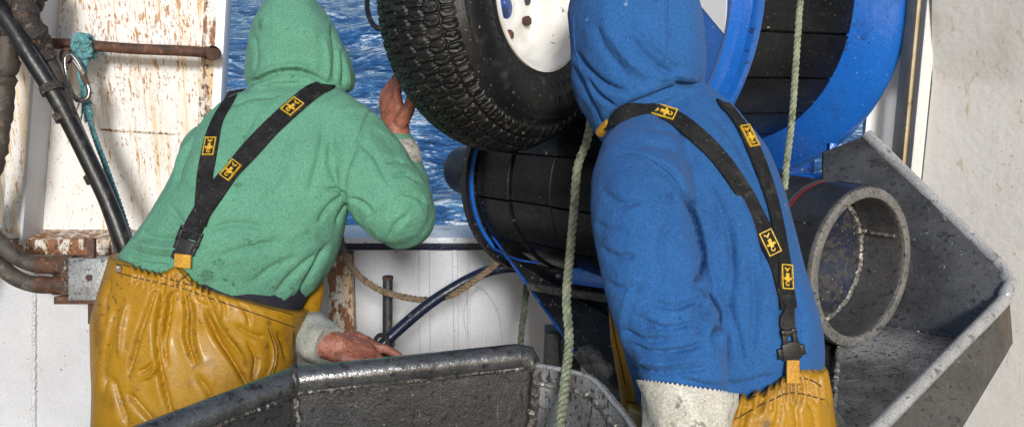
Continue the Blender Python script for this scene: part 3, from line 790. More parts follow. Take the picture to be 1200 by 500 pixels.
part('shaft', lathe([(0, LF), (.05, LF), (.05, LF + .30), (0, LF + .30)], 32), M['steel_rim'], sp, local=True)
# added white sheet imitating a sun patch on the end dish, straight shadow edge
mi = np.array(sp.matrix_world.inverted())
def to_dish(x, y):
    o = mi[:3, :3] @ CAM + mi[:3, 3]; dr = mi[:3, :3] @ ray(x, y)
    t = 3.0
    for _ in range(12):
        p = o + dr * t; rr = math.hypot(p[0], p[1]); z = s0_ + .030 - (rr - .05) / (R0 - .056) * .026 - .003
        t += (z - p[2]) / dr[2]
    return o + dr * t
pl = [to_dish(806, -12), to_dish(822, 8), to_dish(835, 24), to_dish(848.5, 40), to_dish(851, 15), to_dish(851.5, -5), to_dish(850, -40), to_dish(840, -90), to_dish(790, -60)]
part('sun_patch', poly_plate(pl, -.0025, np.array([0, 0, 1.0])), M['white_clean'], sp, local=True, label='added white sheet imitating a sun patch on the blue end dish')

# ---- lower roller
C1 = P(640, 210, 2.95); RA = camdir(math.sin(R(37)), .10, -math.cos(R(37)))
ro = thing('lower_roller', 'black rubber-panelled roller under the tyre with a blue-lipped flange', 'roller', C1, mat3=axis_mat(RA))
R1 = .246
part('core', lathe([(0, -.02), (R1 - .02, -.02), (R1 - .02, .50), (0, .50)], 48), M['plate_black'], ro, local=True)
NP_ = 12
for row, (z0, z1) in enumerate(((-.005, .145), (.151, .315), (.321, .50))):
    pm = None
    for k in range(NP_):
        da = 2 * math.pi / NP_; g = .003 / R1
        r1 = R1 - (.0 if row != 1 else .006)
        if pm is None:
            vf = lathe([(R1 - .022, z0), (r1 - .003, z0), (r1, z0 + .003), (r1, z1 - .003), (r1 - .003, z1), (R1 - .022, z1)], 9, g, da - g, closed_prof=True)
            o = part('rubber_panel', vf, M['rubber'], ro, local=True, sharp=35); pm = o.data
        else:
            o = bpy.data.objects.new('rubber_panel', pm); COL.objects.link(o); o.parent = ro
        o.rotation_euler = (0, 0, k * da + R(12))
fl = part('flange', lathe([(.05, -.012), (R1 + .022, -.012), (R1 + .030, -.008), (R1 + .030, -.030), (R1 + .022, -.036), (.05, -.036)], 96, closed_prof=True), M['plate_black'], ro, local=True, sharp=45, label='black far flange with a blue painted lip')
part('blue_lip', lathe([(R1 + .006, -.0105), (R1 + .015, -.0105), (R1 + .015, -.004), (R1 + .006, -.004)], 96, closed_prof=True), M['blue'], ro, parent=fl, local=True)
mo = part('motor', lathe([(0, -.44), (.060, -.438), (.074, -.428), (.078, -.41), (.078, -.05), (.09, -.037), (0, -.037)], 40), M['black_iron'], ro, local=True)
zt = .46
C2 = P(1010, 313, 2.45); TA = camdir(math.sin(R(36)), .13, -math.cos(R(36)))
ro = thing('steel_tube', 'dark rubber-sleeved steel tube with an open welded mouth over the hopper', 'tube', C2 - TA * zt, mat3=axis_mat(TA))
tube_o = part('tube', lathe([(.166, zt - .30), (.166, zt - .02), (.167, zt - .006), (.170, zt), (.186, zt), (.189, zt - .003), (.189, zt - .012), (.1895, zt - .30)], 96, closed_prof=True), M['steel'], ro, local=True, sharp=40, label='open steel tube end')
part('edge_ring', lathe([(.168, zt - .004), (.1685, zt + .004), (.171, zt + .0055), (.188, zt + .0055), (.1925, zt + .002), (.1925, zt - .006), (.1905, zt - .006)], 96, closed_prof=False), M['concrete_ring'], ro, parent=tube_o, local=True)
part('rubber_sleeve', lathe([(.1905, zt - .006), (.1945, zt - .008), (.1945, zt - .112), (.1915, zt - .116), (.1915, zt - .124), (.1975, zt - .128), (.1975, zt - .30), (.203, zt - .31), (.203, zt - .45), (.05, zt - .46)], 96), M['rubber_dry'], ro, local=True, sharp=30)
part('red_band', lathe([(.1915, zt - .123), (.1940, zt - .1225), (.1940, zt - .1175), (.1915, zt - .117)], 96), M['red_band'], ro, local=True)
part('inner_disc', lathe([(0, zt - .165), (.06, zt - .155), (.10, zt - .135), (.15, zt - .118), (.164, zt - .118), (.164, zt - .14), (0, zt - .19)], 64), M['navy'], ro, parent=tube_o, local=True)
wb = MB().addv(bead([(.158 * math.cos(t), .158 * math.sin(t), zt - .116) for t in np.linspace(0, 2 * math.pi, 90)], .0065, 21, .005))
part('weld', wb, M['weld'], ro, parent=tube_o, local=True)
part('weld', bead([(.1615 * math.cos(.45), .1615 * math.sin(.45), z) for z in np.linspace(zt - .14, zt - .02, 20)], .005, 22, .005), M['weld'], ro, parent=tube_o, local=True)
for k in range(6):
    a = k * R(60) + .5
    c0 = np.array([.1946 * math.cos(a), .1946 * math.sin(a), zt - .03]); 
    part('sleeve_slot', tube([c0 + (0, 0, -.07), c0], .0025, 6), M['plate_black'], ro, local=True)

# ---- hauler frame
hf = thing('machine_stand', 'black and blue steel frame plates under the roller and spool', 'machine stand', (.45, 2.75, 0))
q = [P(566, 262, 2.86), P(585, 296, 2.84), P(612, 312, 2.82), P(640, 319, 2.80), P(725, 330, 2.62), P(760, 400, 2.55), P(740, 470, 2.45), P(700, 440, 2.52), P(676, 414, 2.58)]
nq = nrm(np.cross(q[4] - q[0], q[6] - q[0])); nq = nq if nq[1] < 0 else -nq
c0 = sum(q) / len(q); q = [p - nq * ((p - c0) @ nq) for p in q]
fp = part('apron_plate', poly_plate(q, .012, nq), M['plate_black'], hf)
e0, e1 = q[0], q[8]
part('edge_strip', tube([e0 + nq * .004, q[1] * .0 + e0 + (e1 - e0) * .5 + nq * .004, e1 + nq * .004], .0042, 8, 3), M['blue_worn'], hf)
part('edge_strip', tube([q[1] + nq * .008, q[2] + nq * .008, q[3] + nq * .008], .003, 8, 3), M['blue_worn'], hf)
part('cross_bar', beam(P(619, 335, 2.70), P(712, 349, 2.60), .012, .020), M['zinc'], hf)
part('blue_block', obox(P(690, 325, 2.64), (P(712, 329, 2.62) - P(664, 322, 2.68)) / 2, UP * .022, FW * .02), M['blue'], hf, bevel=.004)
part('leg', beam(P(655, 385, 2.85), np.array([P(655, 385, 2.85)[0] - .02, P(655, 385, 2.85)[1], 0]), .08, .08, upv=(0, 1, 0)), M['black_iron'], hf, bevel=.006)
part('leg', beam(P(668, 400, 2.75), np.array([P(690, 400, 2.75)[0], P(690, 400, 2.75)[1], 0]), .05, .05, upv=(0, 1, 0)), M['black_iron'], hf, bevel=.006)
part('strut', beam(P(683, 408, 2.42), P(728, 462, 2.36), .05, .035), M['steel_rim_dark'], hf, bevel=.004)
part('leg', beam(P(740, 430, 2.62), np.array([P(740, 430, 2.62)[0], P(740, 430, 2.62)[1], 0]), .07, .07, upv=(0, 1, 0)), M['black_iron'], hf, bevel=.006)
# blue support under the spool's far flange
part('cross_beam', beam(P(880, 212, 2.98), P(985, 211, 2.98), .06, .032), M['blue'], hf, bevel=.004)
part('upright', beam(P(972, 207, 3.0), P(975, 168, 3.0), .022, .03, upv=(0, 1, 0)), M['blue'], hf, bevel=.003)
part('upright', beam(P(986, 207, 3.0), P(987, 180, 3.0), .010, .03, upv=(0, 1, 0)), M['blue'], hf, bevel=.003)
bz = P(950, 214, 3.02)
part('leg', beam(bz, np.array([bz[0], bz[1], 0]), .08, .08, upv=(0, 1, 0)), M['blue_worn'], hf, bevel=.006)
sh = SCN + SA * (LF + .22)
part('bearing_post', beam(sh + np.array([0, 0, .1]), np.array([sh[0], sh[1], ZR + .03]), .12, .12, upv=(0, 1, 0)), M['blue_worn'], hf, bevel=.006)
pn = P(988, 212, 2.93)
part('tube_bracket', beam(C2 - TA * .44, np.array([*(C2 - TA * .44)[:2], 0]), .10, .10, upv=(0, 1, 0)), M['blue_worn'], hf, bevel=.006)
part('pin', tube([pn + FW * .05, pn], .021, 20), M['zinc'], hf, bevel=.004)
part('pin', tube([pn, pn - FW * .008], .011, 16), M['rust_iron'], hf)
# ------------------------------------------------------------------ front tray
ZT = 1.075
tr_ = thing('sorting_tray', 'dark steel tray with a rounded rim in front of the person in green', 'tray', (-.15, 1.5, 0))
pB = HZ(345, 441, ZT); pC = HZ(622, 412, ZT); pA = HZ(150, 516, ZT)
dA = nrm(pA - pB); pA = pB + dA * 1.15
inw = lambda a, b: nrm(np.cross(np.array([0, 0, 1.0]), b - a))
ZF = .70
def wall(a, b, lean, mat, name='wall', z0=ZF, th=.012):
    n = inw(a, b); n = n if n @ (np.array([-.15, 1.2, ZT]) - a) > 0 else -n
    q = [a, b, b + n * lean - np.array([0, 0, ZT - z0]), a + n * lean - np.array([0, 0, ZT - z0])]
    return part(name, poly_plate(q, th, n), mat, tr_), n
_, nBC = wall(pB, pC, .05, M['steel_tray'])
_, nAB = wall(pA, pB, .05, M['steel_tray'])
# rims: heavy rounded tubes with weld collars
def rimtube(pts, r, mat, nm='rim', sub=1): return part(nm, tube(pts, r, 18, sub), mat, tr_)
rim_z = np.array([0, 0, -.006])
rimtube([pA + rim_z, pB + rim_z - dA * .001], .0255, M['steel_rim_dark'])
dBC = nrm(pC - pB)
rimtube([pB + rim_z, pC + rim_z - dBC * .03, pC + rim_z - dBC * .008 + [0, 0, -.004], pC + rim_z + dBC * .004 + [0, -.01, -.02]], [.0255, .0255, .024, .018], M['steel_rim_dark'])
part('weld', bead([pB + rim_z + (np.cos(t) * .027) * nBC + np.array([0, 0, np.sin(t) * .027]) for t in np.linspace(-1.2, 2.4, 16)], .005, 41), M['weld_dark'], tr_)
dn = np.array([0, 0, -.028])
part('weld', bead([pB + nBC * .012 + dn, pC + nBC * .012 + dn - dBC * .01], .0062, 42, .005), M['weld_dark'], tr_)
part('weld', bead([pA + nAB * .012 + dn, pB + nAB * .012 + dn], .0062, 43, .005), M['weld_dark'], tr_)
part('weld', bead([pB + nBC * .006 + dn * 1.2, pB + nBC * .05 + nAB * .02 + [0, 0, ZF - ZT]], .006, 44, .005), M['weld_dark'], tr_)
# right-hand lower wall, with a folded lip
D0 = pC + np.array([0.006, -.006, -.03]); 
r1 = [P(629, 428, 2.07), P(660, 433, 2.03), P(690, 441, 1.98), P(706, 455, 1.94), P(718, 470, 1.90), P(735, 490, 1.84), P(752, 520, 1.76)]
r2 = [p + np.array([-.03, -.02, -.36]) for p in r1]
v = list(r1) + list(r2) + [p + np.array([.008, .010, 0]) for p in r1] + [p + np.array([.008, .010, 0]) for p in r2]
n = len(r1); f = []
for i in range(n - 1):
    f += [(i, i + 1, n + i + 1, n + i), (2 * n + i, 3 * n + i, 3 * n + i + 1, 2 * n + i + 1), (i, 2 * n + i, 2 * n + i + 1, i + 1), (n + i, n + i + 1, 3 * n + i + 1, 3 * n + i)]
f += [(0, n, 3 * n, 2 * n), (n - 1, 3 * n - 1, 4 * n - 1, 2 * n - 1)]
part('wall', (v, f), M['steel_light'], tr_, label='pale low end wall', sharp=30)
part('lip', tube(r1, .005, 8, 3), M['steel_rim'], tr_)
part('weld', bead([r1[0] + [.0, -.006, -.006], r1[0] + np.array([-.03, -.026, -.36])], .010, 45, .008), M['weld_dark'], tr_)
w2 = [p + np.array([-.004, -.006, -.035]) for p in r1]
part('weld', bead(crom(w2, 6), .0055, 46, .005), M['weld'], tr_)
# floor and near wall, legs
nr_ = [np.array([pA[0] - .02, .55, ZT]), np.array([.30, .62, ZT])]
flo = [pA, pB, pC, r1[-1], nr_[1], nr_[0]]
part('floor', poly_plate([np.array([p[0], p[1], ZF + .004]) + (np.array([-.15, 1.3, 0]) - np.array([p[0], p[1], 0])) * .02 for p in flo], .012, np.array([0, 0, 1.0])), M['steel'], tr_)
part('wall', poly_plate([nr_[0], nr_[1], nr_[1] - [0, 0, ZT - ZF], nr_[0] - [0, 0, ZT - ZF]], .012, np.array([0, 1.0, 0])), M['steel'], tr_)
for p in (pB + dBC * .12 + nBC * .16, pC - dBC * .1 + nBC * .14, nr_[0] + [.1, .1, 0], nr_[1] + [-.1, .1, 0]):
    part('leg', beam(np.array([p[0], p[1], ZF - .01]), np.array([p[0], p[1], 0]), .05, .05, upv=(0, 1, 0)), M['steel'], tr_)

# ------------------------------------------------------------------ right hopper
ho = thing('steel_hopper', 'grey steel chute hopper with a bright tubular rim against the cabin wall', 'hopper', (.95, 2.4, 0))
T_ = P(1016, 158, 2.88); K1 = P(1168, 308, 2.58); K = P(1183, 333, 2.52); K2 = P(1172, 356, 2.47); B_ = P(1030, 499, 2.02); B2 = P(975, 552, 1.88)
rimp = [T_, T_ + (K1 - T_) * .5, K1, K + (K1 - K) * .3, K, K + (K2 - K) * .5, K2, K2 + (B_ - K2) * .5, B_, B2]
part('rim', tube(rimp, .0165, 16, 6), M['steel_rim'], ho)
# back wall, floor, left wall of the chute
F2 = P(1127, 396, 2.47); F1 = P(1040, 382, 2.58); F0 = P(930, 366, 2.70)
Tl = P(930, 120, 2.98)
G = M['steel']
def quadstrip(pts, th, mat, name, away, label=None):
    v = [np.asarray(p, float) for p in pts]
    nn = nrm(np.cross(v[1] - v[0], v[2] - v[0])); nn = nn if nn @ (CAM - v[0]) > 0 else -nn
    n = len(v); vv = v + [p - nn * th for p in v]
    f = [(0, i, i + 1) for i in range(1, n - 1)] + [(n, n + i + 1, n + i) for i in range(1, n - 1)]
    for i in range(n): j = (i + 1) % n; f.append((i, n + i, n + j, j))
    return part(name, (vv, f), mat, ho, sharp=25, label=label)
quadstrip([T_, K1, K, F2 + (K - F2) * .3, F2, F1, F0 + (F1 - F0) * .3, P(965, 178, 2.92)], .008, M['steel'], 'back_wall', 1, 'dark speckled back wall')
quadstrip([F2, K2, B_, B2, P(965, 560, 2.0), P(965, 489, 2.16), F1 + (F0 - F1) * .5, F1], .008, M['steel_light'], 'floor', 1, 'pale scratched floor')
quadstrip([P(985, 378, 2.63), P(975, 489, 2.15), P(900, 489, 2.2), P(900, 370, 2.7)], .008, M['steel'], 'side_wall', 1)
part('weld', bead([P(984, 398, 2.50), P(980, 440, 2.32), P(975, 486, 2.14)], .0062, 51, .005), M['weld'], ho)
part('weld', bead([F1 + FW * -.004, F2 - FW * .004], .004, 52, .005), M['steel'], ho)
part('pipe_lip', tube([P(948, 466, 1.98), P(962, 476, 2.0), P(975, 490, 2.02), P(986, 510, 2.03)], .02, 12, 5), M['steel_rim_dark'], ho)
# outer front wall below the rim
o1 = [K + (K1 - K) * .2 - np.array([0, 0, .012]), K - np.array([0, 0, .014]), K2 - np.array([0, 0, .014]), B_ - np.array([0, 0, .014]), B2 - np.array([0, 0, .014])]
o2 = [P(1186, 398, 2.56), P(1187, 401, 2.53), P(1180, 414, 2.47), P(1126, 504, 2.10), P(1085, 580, 1.9)]
v = o1 + o2; n = 5
v = v + [p + np.array([-.01, .012, -.004]) for p in v]
f = []
for i in range(n - 1):
    f += [(i, i + 1, n + i + 1, n + i), (2 * n + i, 3 * n + i, 3 * n + i + 1, 2 * n + i + 1), (i, 2 * n + i, 2 * n + i + 1, i + 1), (n + i, n + i + 1, 3 * n + i + 1, 3 * n + i)]
f += [(0, n, 3 * n, 2 * n), (n - 1, 3 * n - 1, 4 * n - 1, 2 * n - 1)]
part('outer_wall', (v, f), M['steel_brown'], ho, sharp=25, label='brown-stained outer wall')
part('leg', beam(P(1075, 440, 2.42), np.array([*P(1075, 440, 2.42)[:2], 0]), .06, .06, upv=(0, 1, 0)), M['steel'], ho)
part('leg', beam(P(1000, 470, 2.35), np.array([*P(1000, 470, 2.35)[:2], 0]), .06, .06, upv=(0, 1, 0)), M['steel'], ho)

# ------------------------------------------------------------------ ropes and hose in the middle
solo('hanging_rope', helix_rope([P(712, 60, 2.42), P(696, 125, 2.34), P(688, 165, 2.27), P(677, 195, 2.27), P(673, 240, 2.28), P(668, 300, 2.22), P(664, 350, 2.15), P(667, 400, 2.08), P(662, 450, 1.98), P(656, 500, 1.88), P(650, 540, 1.80)], .0098, .05), M['rope_green'],
     'pale green twisted rope hanging in front of the black apron into the tray', 'rope')
solo('spool_rope', helix_rope([P(955, -260, 2.55), P(940, -25, 2.50), P(937, 10, 2.50), P(933, 70, 2.50), P(928, 140, 2.50), P(922, 190, 2.50), P(919.5, 222, 2.50)], .0083, .044), M['rope_green'],
     'pale green twisted rope hanging straight across the black spool', 'rope')
solo('short_rope', helix_rope([P(622, 310, 2.97), P(618, 330, 2.95), P(614, 365, 2.95), P(611, 390, 2.95), P(609, 425, 2.95), P(608, 470, 2.95)], .0095, .05), M['rope_green_dark'],
     'dull green rope end hanging below the black apron edge', 'rope')
solo('sagging_rope', helix_rope([P(399, 275, 3.12), P(404, 297, 3.10), P(420, 322, 3.06), P(444, 339, 3.04), P(470, 347, 3.03), P(500, 351, 3.0), P(530, 345, 2.99), P(555, 329, 2.97), P(574, 315, 2.94), P(590, 300, 2.93)], .0098, .05), M['rope_tan'],
     'tan twisted rope sagging across the white bulwark to the roller', 'rope')
hs = thing('dark_hose', 'dark navy hose arching over the bulwark from the shackle to the roller', 'hose', P(445, 410, 3.0))
part('hose', tube([P(434, 424, 2.92), P(446, 406, 2.93), P(468, 385, 2.95), P(500, 358, 2.98), P(530, 338, 3.0), P(560, 322, 3.0), P(585, 314, 2.98), P(620, 312, 2.97)], .0165, 14, 6), M['navy_edge'], hs)
sk = thing('shackle', 'dark iron shackle ring hooked under the dark hose', 'shackle', P(452, 412, 2.98))
part('ring', tube([P(447 + 8 * math.cos(t), 403 + 11 * math.sin(t), 2.90 + .02 * math.cos(t)) for t in np.linspace(0, 2 * math.pi, 22)], .0065, 8), M['black_iron'], sk)
part('ring', tube([P(455 + 6 * math.cos(t), 401 + 9 * math.sin(t), 2.96 + .02 * math.sin(t)) for t in np.linspace(0, 2 * math.pi, 22)], .005, 8), M['zinc'], sk)
bt, bb = P(454.5, 325, 3.16), P(454, 404, 3.16)
pn_ = thing('belaying_pin', 'short dark iron pin standing against the white bulwark', 'iron pin', (bb[0], bb[1], 0))
part('rod', tube([bt, bb, np.array([bb[0], bb[1], 0])], .0155, 14), M['black_iron'], pn_)
part('cap', tube([bt - [0, 0, .006], bt + [0, 0, .004]], .0172, 14), M['rust_iron'], pn_, bevel=.002)
# ------------------------------------------------------------------ people
def loft(secs, n=44, sub=5, ex=2.35, cap0=.5, cap1=.5):
    """secs: (xL, yL, xR, yR, dL, dR, half depth m): silhouette points of a garment, row by row"""
    s = crom(secs, sub)
    rings = []
    def ring(c, a, b):
        t = np.linspace(0, 2 * np.pi, n, endpoint=False)
        co, si = np.cos(t), np.sin(t)
        return c + (np.sign(co) * np.abs(co) ** (2 / ex))[:, None] * a + (np.sign(si) * np.abs(si) ** (2 / ex))[:, None] * b
    prm = []
    for xl, yl, xr, yr, dl, dr, hb in s:
        l, r = P(xl, yl, dl), P(xr, yr, dr)
        a = (r - l) / 2; b = FW - a * (FW @ a) / (a @ a); b = nrm(b) * hb
        prm.append(((l + r) / 2, a, b))
    def caps(i0, i1, k):
        c, a, b = prm[i0]; ax = nrm(c - prm[i1][0]); hb = min(np.linalg.norm(b), np.linalg.norm(a))
        if k <= 0: return []
        return [(c + ax * hb * k * math.sin(q), a * max(.06, math.cos(q)), b * max(.06, math.cos(q))) for q in (.45, .85, 1.2, 1.45)]
    seq = list(reversed(caps(0, 1, cap0))) + prm + caps(-1, -2, cap1)
    v = np.vstack([ring(*p) for p in seq]); f = []
    m = len(seq)
    for i in range(m - 1):
        for k in range(n):
            k2 = (k + 1) % n; f.append((i * n + k, i * n + k2, (i + 1) * n + k2, (i + 1) * n + k))
    f.append(tuple(range(n - 1, -1, -1))); f.append(tuple(range((m - 1) * n, m * n)))
    return v, f

def ptube(pts, n=20, sub=5):
    """pts: (x, y, d, r_px) -> closed tapered tube"""
    return tube([P(x, y, d) for x, y, d, r in pts], [r * d / F for x, y, d, r in pts], n, sub, round_caps=True)
def ell(c, ax, ay, az, n=20):
    v = []; f = []; m = n // 2
    for i in range(1, m):
        t = math.pi * i / m
        for k in range(n):
            p = 2 * math.pi * k / n
            v.append(np.asarray(c) + np.asarray(ax) * math.sin(t) * math.cos(p) + np.asarray(ay) * math.sin(t) * math.sin(p) + np.asarray(az) * math.cos(t))
    for i in range(m - 2):
        for k in range(n):
            k2 = (k + 1) % n; f.append((i * n + k, i * n + k2, (i + 1) * n + k2, (i + 1) * n + k))
    f.append(tuple(range(n))[::-1]); f.append(tuple(range((m - 2) * n, (m - 1) * n)))
    return v, f

def fuse(shells, voxel=.0065, smooth_it=8, lam=.5):
    """closed shells -> one continuous skin"""
    mb = MB()
    for s in shells: mb.addv(s)
    me = mkmesh('tmp', mb.v, mb.f)
    o = bpy.data.objects.new('tmp', me); COL.objects.link(o)
    # normals of every shell must point outwards
    md = o.modifiers.new('r', 'REMESH'); md.mode = 'VOXEL'; md.voxel_size = voxel; md.use_smooth_shade = True
    dg = bpy.context.evaluated_depsgraph_get()
    r = bpy.data.meshes.new_from_object(o.evaluated_get(dg))
    bpy.data.objects.remove(o); bpy.data.meshes.remove(me)
    v = np.empty(len(r.vertices) * 3); r.vertices.foreach_get('co', v); v = v.reshape(-1, 3)
    f = [tuple(p.vertices) for p in r.polygons]
    e = np.empty(len(r.edges) * 2, np.int32); r.edges.foreach_get('vertices', e); e = e.reshape(-1, 2)
    bpy.data.meshes.remove(r)
    v = lap(v, e, smooth_it, lam)
    return v, f, e

def lap(v, e, it, lam=.5, mask=None):
    deg = np.bincount(e.ravel(), minlength=len(v)).astype(float)[:, None]
    for _ in range(it):
        s = np.zeros_like(v); np.add.at(s, e[:, 0], v[e[:, 1]]); np.add.at(s, e[:, 1], v[e[:, 0]])
        dl = (s / np.maximum(deg, 1) - v) * lam
        v = v + (dl if mask is None else dl * mask[:, None])
    return v

def vnormals(v, f):
    nn = np.zeros_like(v); q = np.array([x if len(x) == 4 else (*x, x[-1]) for x in f])
    c = np.cross(v[q[:, 2]] - v[q[:, 0]], v[q[:, 3]] - v[q[:, 1]])
    for k in range(4): np.add.at(nn, q[:, k], c)
    return nn / np.maximum(np.linalg.norm(nn, axis=1), 1e-12)[:, None]

def folds(v, f, strokes, namp=.004, nscale=9, seed=0, stretch=(1, 1, 1), fine=.0):
    """press creases (pixel polylines, width px, depth m) and soft crumpling into a garment"""
    nn = vnormals(v, f)
    px = proj(v); facing = np.clip(((CAM - v) * nn).sum(1) / np.linalg.norm(CAM - v, axis=1) * 3 + .4, 0, 1)
    d = np.zeros(len(v))
    for pts, wd, amp in strokes:
        q = crom(np.array(pts, float), 5) if len(pts) > 2 else np.array(pts, float)
        best = np.full(len(v), 1e9); tb = np.zeros(len(v)); L = len(q) - 1
        for i in range(L):
            a, b = q[i], q[i + 1]; ab = b - a
            t = np.clip(((px[:, :2] - a) @ ab) / max(ab @ ab, 1e-9), 0, 1)
            ds = np.linalg.norm(px[:, :2] - (a + t[:, None] * ab), axis=1)
            m = ds < best; best[m] = ds[m]; tb[m] = (i + t[m]) / L
        tp = np.clip(np.minimum(tb, 1 - tb) * 5 + .15, 0, 1)
        x = best / wd
        d += facing * amp * tp * (1.25 * np.exp(-1.7 * x) - .38 * np.exp(-(x / 1.9) ** 2))
    o = seed * 7.3
    nz = np.array([mnoise.fractal(Vector((p[0] * nscale * stretch[0] + o, p[1] * nscale * stretch[1], p[2] * nscale * stretch[2])), 1.0, 2.0, 3) for p in v])
    rd = np.array([1 - abs(mnoise.noise(Vector((p[0] * nscale * .8 * stretch[0] + o + 40, p[1] * nscale * .8, p[2] * nscale * .8 * stretch[2] + nz[i] * .8)))) * 2 for i, p in enumerate(v)])
    d += namp * nz + namp * .7 * rd * np.abs(rd)
    return v + nn * d[:, None]

def bvh_of(v, f): return BVHTree.FromPolygons([tuple(p) for p in v], [tuple(q) for q in f])
def cast(bvh, x, y):
    h = bvh.ray_cast(Vector(CAM), Vector(nrm(ray(x, y))))
    return (np.array(h[0]), np.array(h[1])) if h[0] is not None else None
def surf_path(bvh, pts, sub=6, lift=.0):
    q = crom(np.array(pts, float), sub); out = []
    for x, y in q:
        h = cast(bvh, x, y)
        if h: 
            n = h[1] if h[1] @ (CAM - h[0]) > 0 else -h[1]
            out.append((h[0] + n * lift, n))
    return out
def seam(name, bvh, pts, r, mat, root, parent=None, lift=0.0):
    o = surf_path(bvh, pts, 7, lift)
    if len(o) < 3: return
    q = np.array([a for a, b in o]); q[1:-1] = (q[:-2] + q[1:-1] * 2 + q[2:]) / 4
    part(name, tube(q, r, 6), mat, root, parent)
def strap(name, bvh, pts, width, root, extra0=(), extra1=(), lift=.003, th=.0028, mat=None):
    """webbing laid on the garment; extra points (world) carry it on round the far side"""
    o = surf_path(bvh, pts, 8, lift)
    p = np.array([a for a, b in o]); n = np.array([b for a, b in o])
    for _ in range(6):
        p[1:-1] = (p[:-2] + 2 * p[1:-1] + p[2:]) / 4; n[1:-1] = (n[:-2] + 2 * n[1:-1] + n[2:]) / 4
    if len(extra0): p = np.vstack([np.array([e[0] for e in extra0]), p]); n = np.vstack([np.array([e[1] for e in extra0]), n])
    if len(extra1): p = np.vstack([p, np.array([e[0] for e in extra1])]); n = np.vstack([n, np.array([e[1] for e in extra1])])
    n /= np.linalg.norm(n, axis=1)[:, None]
    t = np.gradient(p, axis=0); t /= np.linalg.norm(t, axis=1)[:, None]
    s = np.cross(t, n); s /= np.linalg.norm(s, axis=1)[:, None]
    wd = np.broadcast_to(width, (len(p),)) if np.isscalar(width) else np.interp(np.linspace(0, 1, len(p)), np.linspace(0, 1, len(width)), width)
    cs = [(-.5, 0), (-.46, 1), (-.2, 1.12), (.2, 1.12), (.46, 1), (.5, 0), (.2, -.4), (-.2, -.4)]
    v = []; f = []; K = len(cs)
    for i in range(len(p)):
        for a, b in cs: v.append(p[i] + s[i] * a * wd[i] + n[i] * (b * th))
    for i in range(len(p) - 1):
        for k in range(K): f.append((i * K + k, i * K + (k + 1) % K, (i + 1) * K + (k + 1) % K, (i + 1) * K + k))
    f.append(tuple(range(K))); f.append(tuple(range((len(p) - 1) * K, len(p) * K)))
    ob = part(name, (v, f), mat or M['webbing'], root, sharp=50)
    return ob, p, n, t, s, wd, th
def badge(st, frac, root, size=.64, L=.044, up=1):
    """yellow woven badge: an outlined box with an emblem of a forked mark, block, crossbar and hook; up = +1 if the strap runs towards the shoulder"""
    ob, p, n, t, s, wd, th = st
    i = int(frac * (len(p) - 1)); c = p[i] + n[i] * (th * 1.12 + .0034); T, S = t[i] * up, s[i] * up; W = wd[i] * size
    mb = MB()
    def bar(a0, b0, a1, b1, w_):
        a = c + T * a0 * L + S * b0 * W; b = c + T * a1 * L + S * b1 * W
        d_ = nrm(b - a); sd_ = np.cross(n[i], d_) * w_
        lo = -n[i] * .004; hi = n[i] * .0006
        mb.add([a - sd_ + lo, a + sd_ + lo, b + sd_ + lo, b - sd_ + lo, a - sd_ + hi, a + sd_ + hi, b + sd_ + hi, b - sd_ + hi],
               [(4, 5, 6, 7), (0, 1, 5, 4), (1, 2, 6, 5), (2, 3, 7, 6), (3, 0, 4, 7)])
    q = .0010
    for e in ((-.5, -.54, -.5, .54), (.5, -.54, .5, .54), (-.5, -.5, .5, -.5), (-.5, .5, .5, .5)): bar(*e, q)
    bar(.38, -.26, .27, -.02, .0012); bar(.38, .22, .27, -.02, .0012); bar(.27, -.02, .22, -.02, .0012); bar(.31, -.16, .31, .14, .0009)
    bar(.15, 0, -.22, 0, .0034); bar(-.08, -.36, -.08, .36, .0022)
    bar(-.20, -.13, -.33, -.16, .0010); bar(-.33, -.17, -.38, .02, .0010); bar(-.38, .02, -.29, .15, .0010)
    part('badge', mb, M['badge'], root, parent=ob, smooth=False)
def person(label, base):
    return thing('person', label, 'person', base)

def hand_shells(wr, dirv, palmn, side, L=.185, curl=(.5, .5, .5, .5), thumb=.7, spread=.18, sc=1.0):
    """closed shells of a hand: wrist point, pointing direction, palm normal, thumb side sign"""
    d = nrm(dirv); n = nrm(palmn - d * (np.asarray(palmn) @ d)); s = np.cross(d, n) * side     # s: towards the thumb
    sh = [ell(wr + d * .052 * sc, d * .058 * sc, s * .045 * sc, n * .019 * sc, 18), tube([wr - d * .03 * sc, wr + d * .03 * sc], [.029 * sc, .032 * sc], 14, 1, True)]
    for k, (off, ln) in enumerate(((.031, .072), (.010, .080), (-.011, .075), (-.031, .060))):
        b = wr + d * .088 * sc + s * off * sc; sp_ = s * off * spread * 4
        dd = nrm(d + sp_); pts = [b - dd * .02 * sc]; cur = b; a = 0
        r = [.0115 * sc]
        for j, fr in enumerate((.44, .31, .25)):
            pts.append(cur.copy()); r.append((.0108 - .001 * j) * sc)
            a += curl[k] * (1.0 if j else .7)
            cur = cur + (dd * math.cos(a) + n * math.sin(a)) * ln * fr * sc
        pts.append(cur); r.append(.0075 * sc)
        sh.append(tube(pts, r, 12, 3, True))
    b = wr + d * .025 * sc + s * .032 * sc
    t1 = b + (s * .75 + d * .6 + n * .25 * thumb) * .036 * sc; t2 = t1 + (d * .85 + s * .28 + n * .4 * thumb) * .032 * sc; t3 = t2 + (d * .9 + s * .02 + n * .5 * thumb) * .024 * sc
    sh.append(tube([b - s * .012 * sc, b, t1, t2, t3], [.014 * sc, .0155 * sc, .0135 * sc, .0115 * sc, .0085 * sc], 12, 3, True))
    return sh

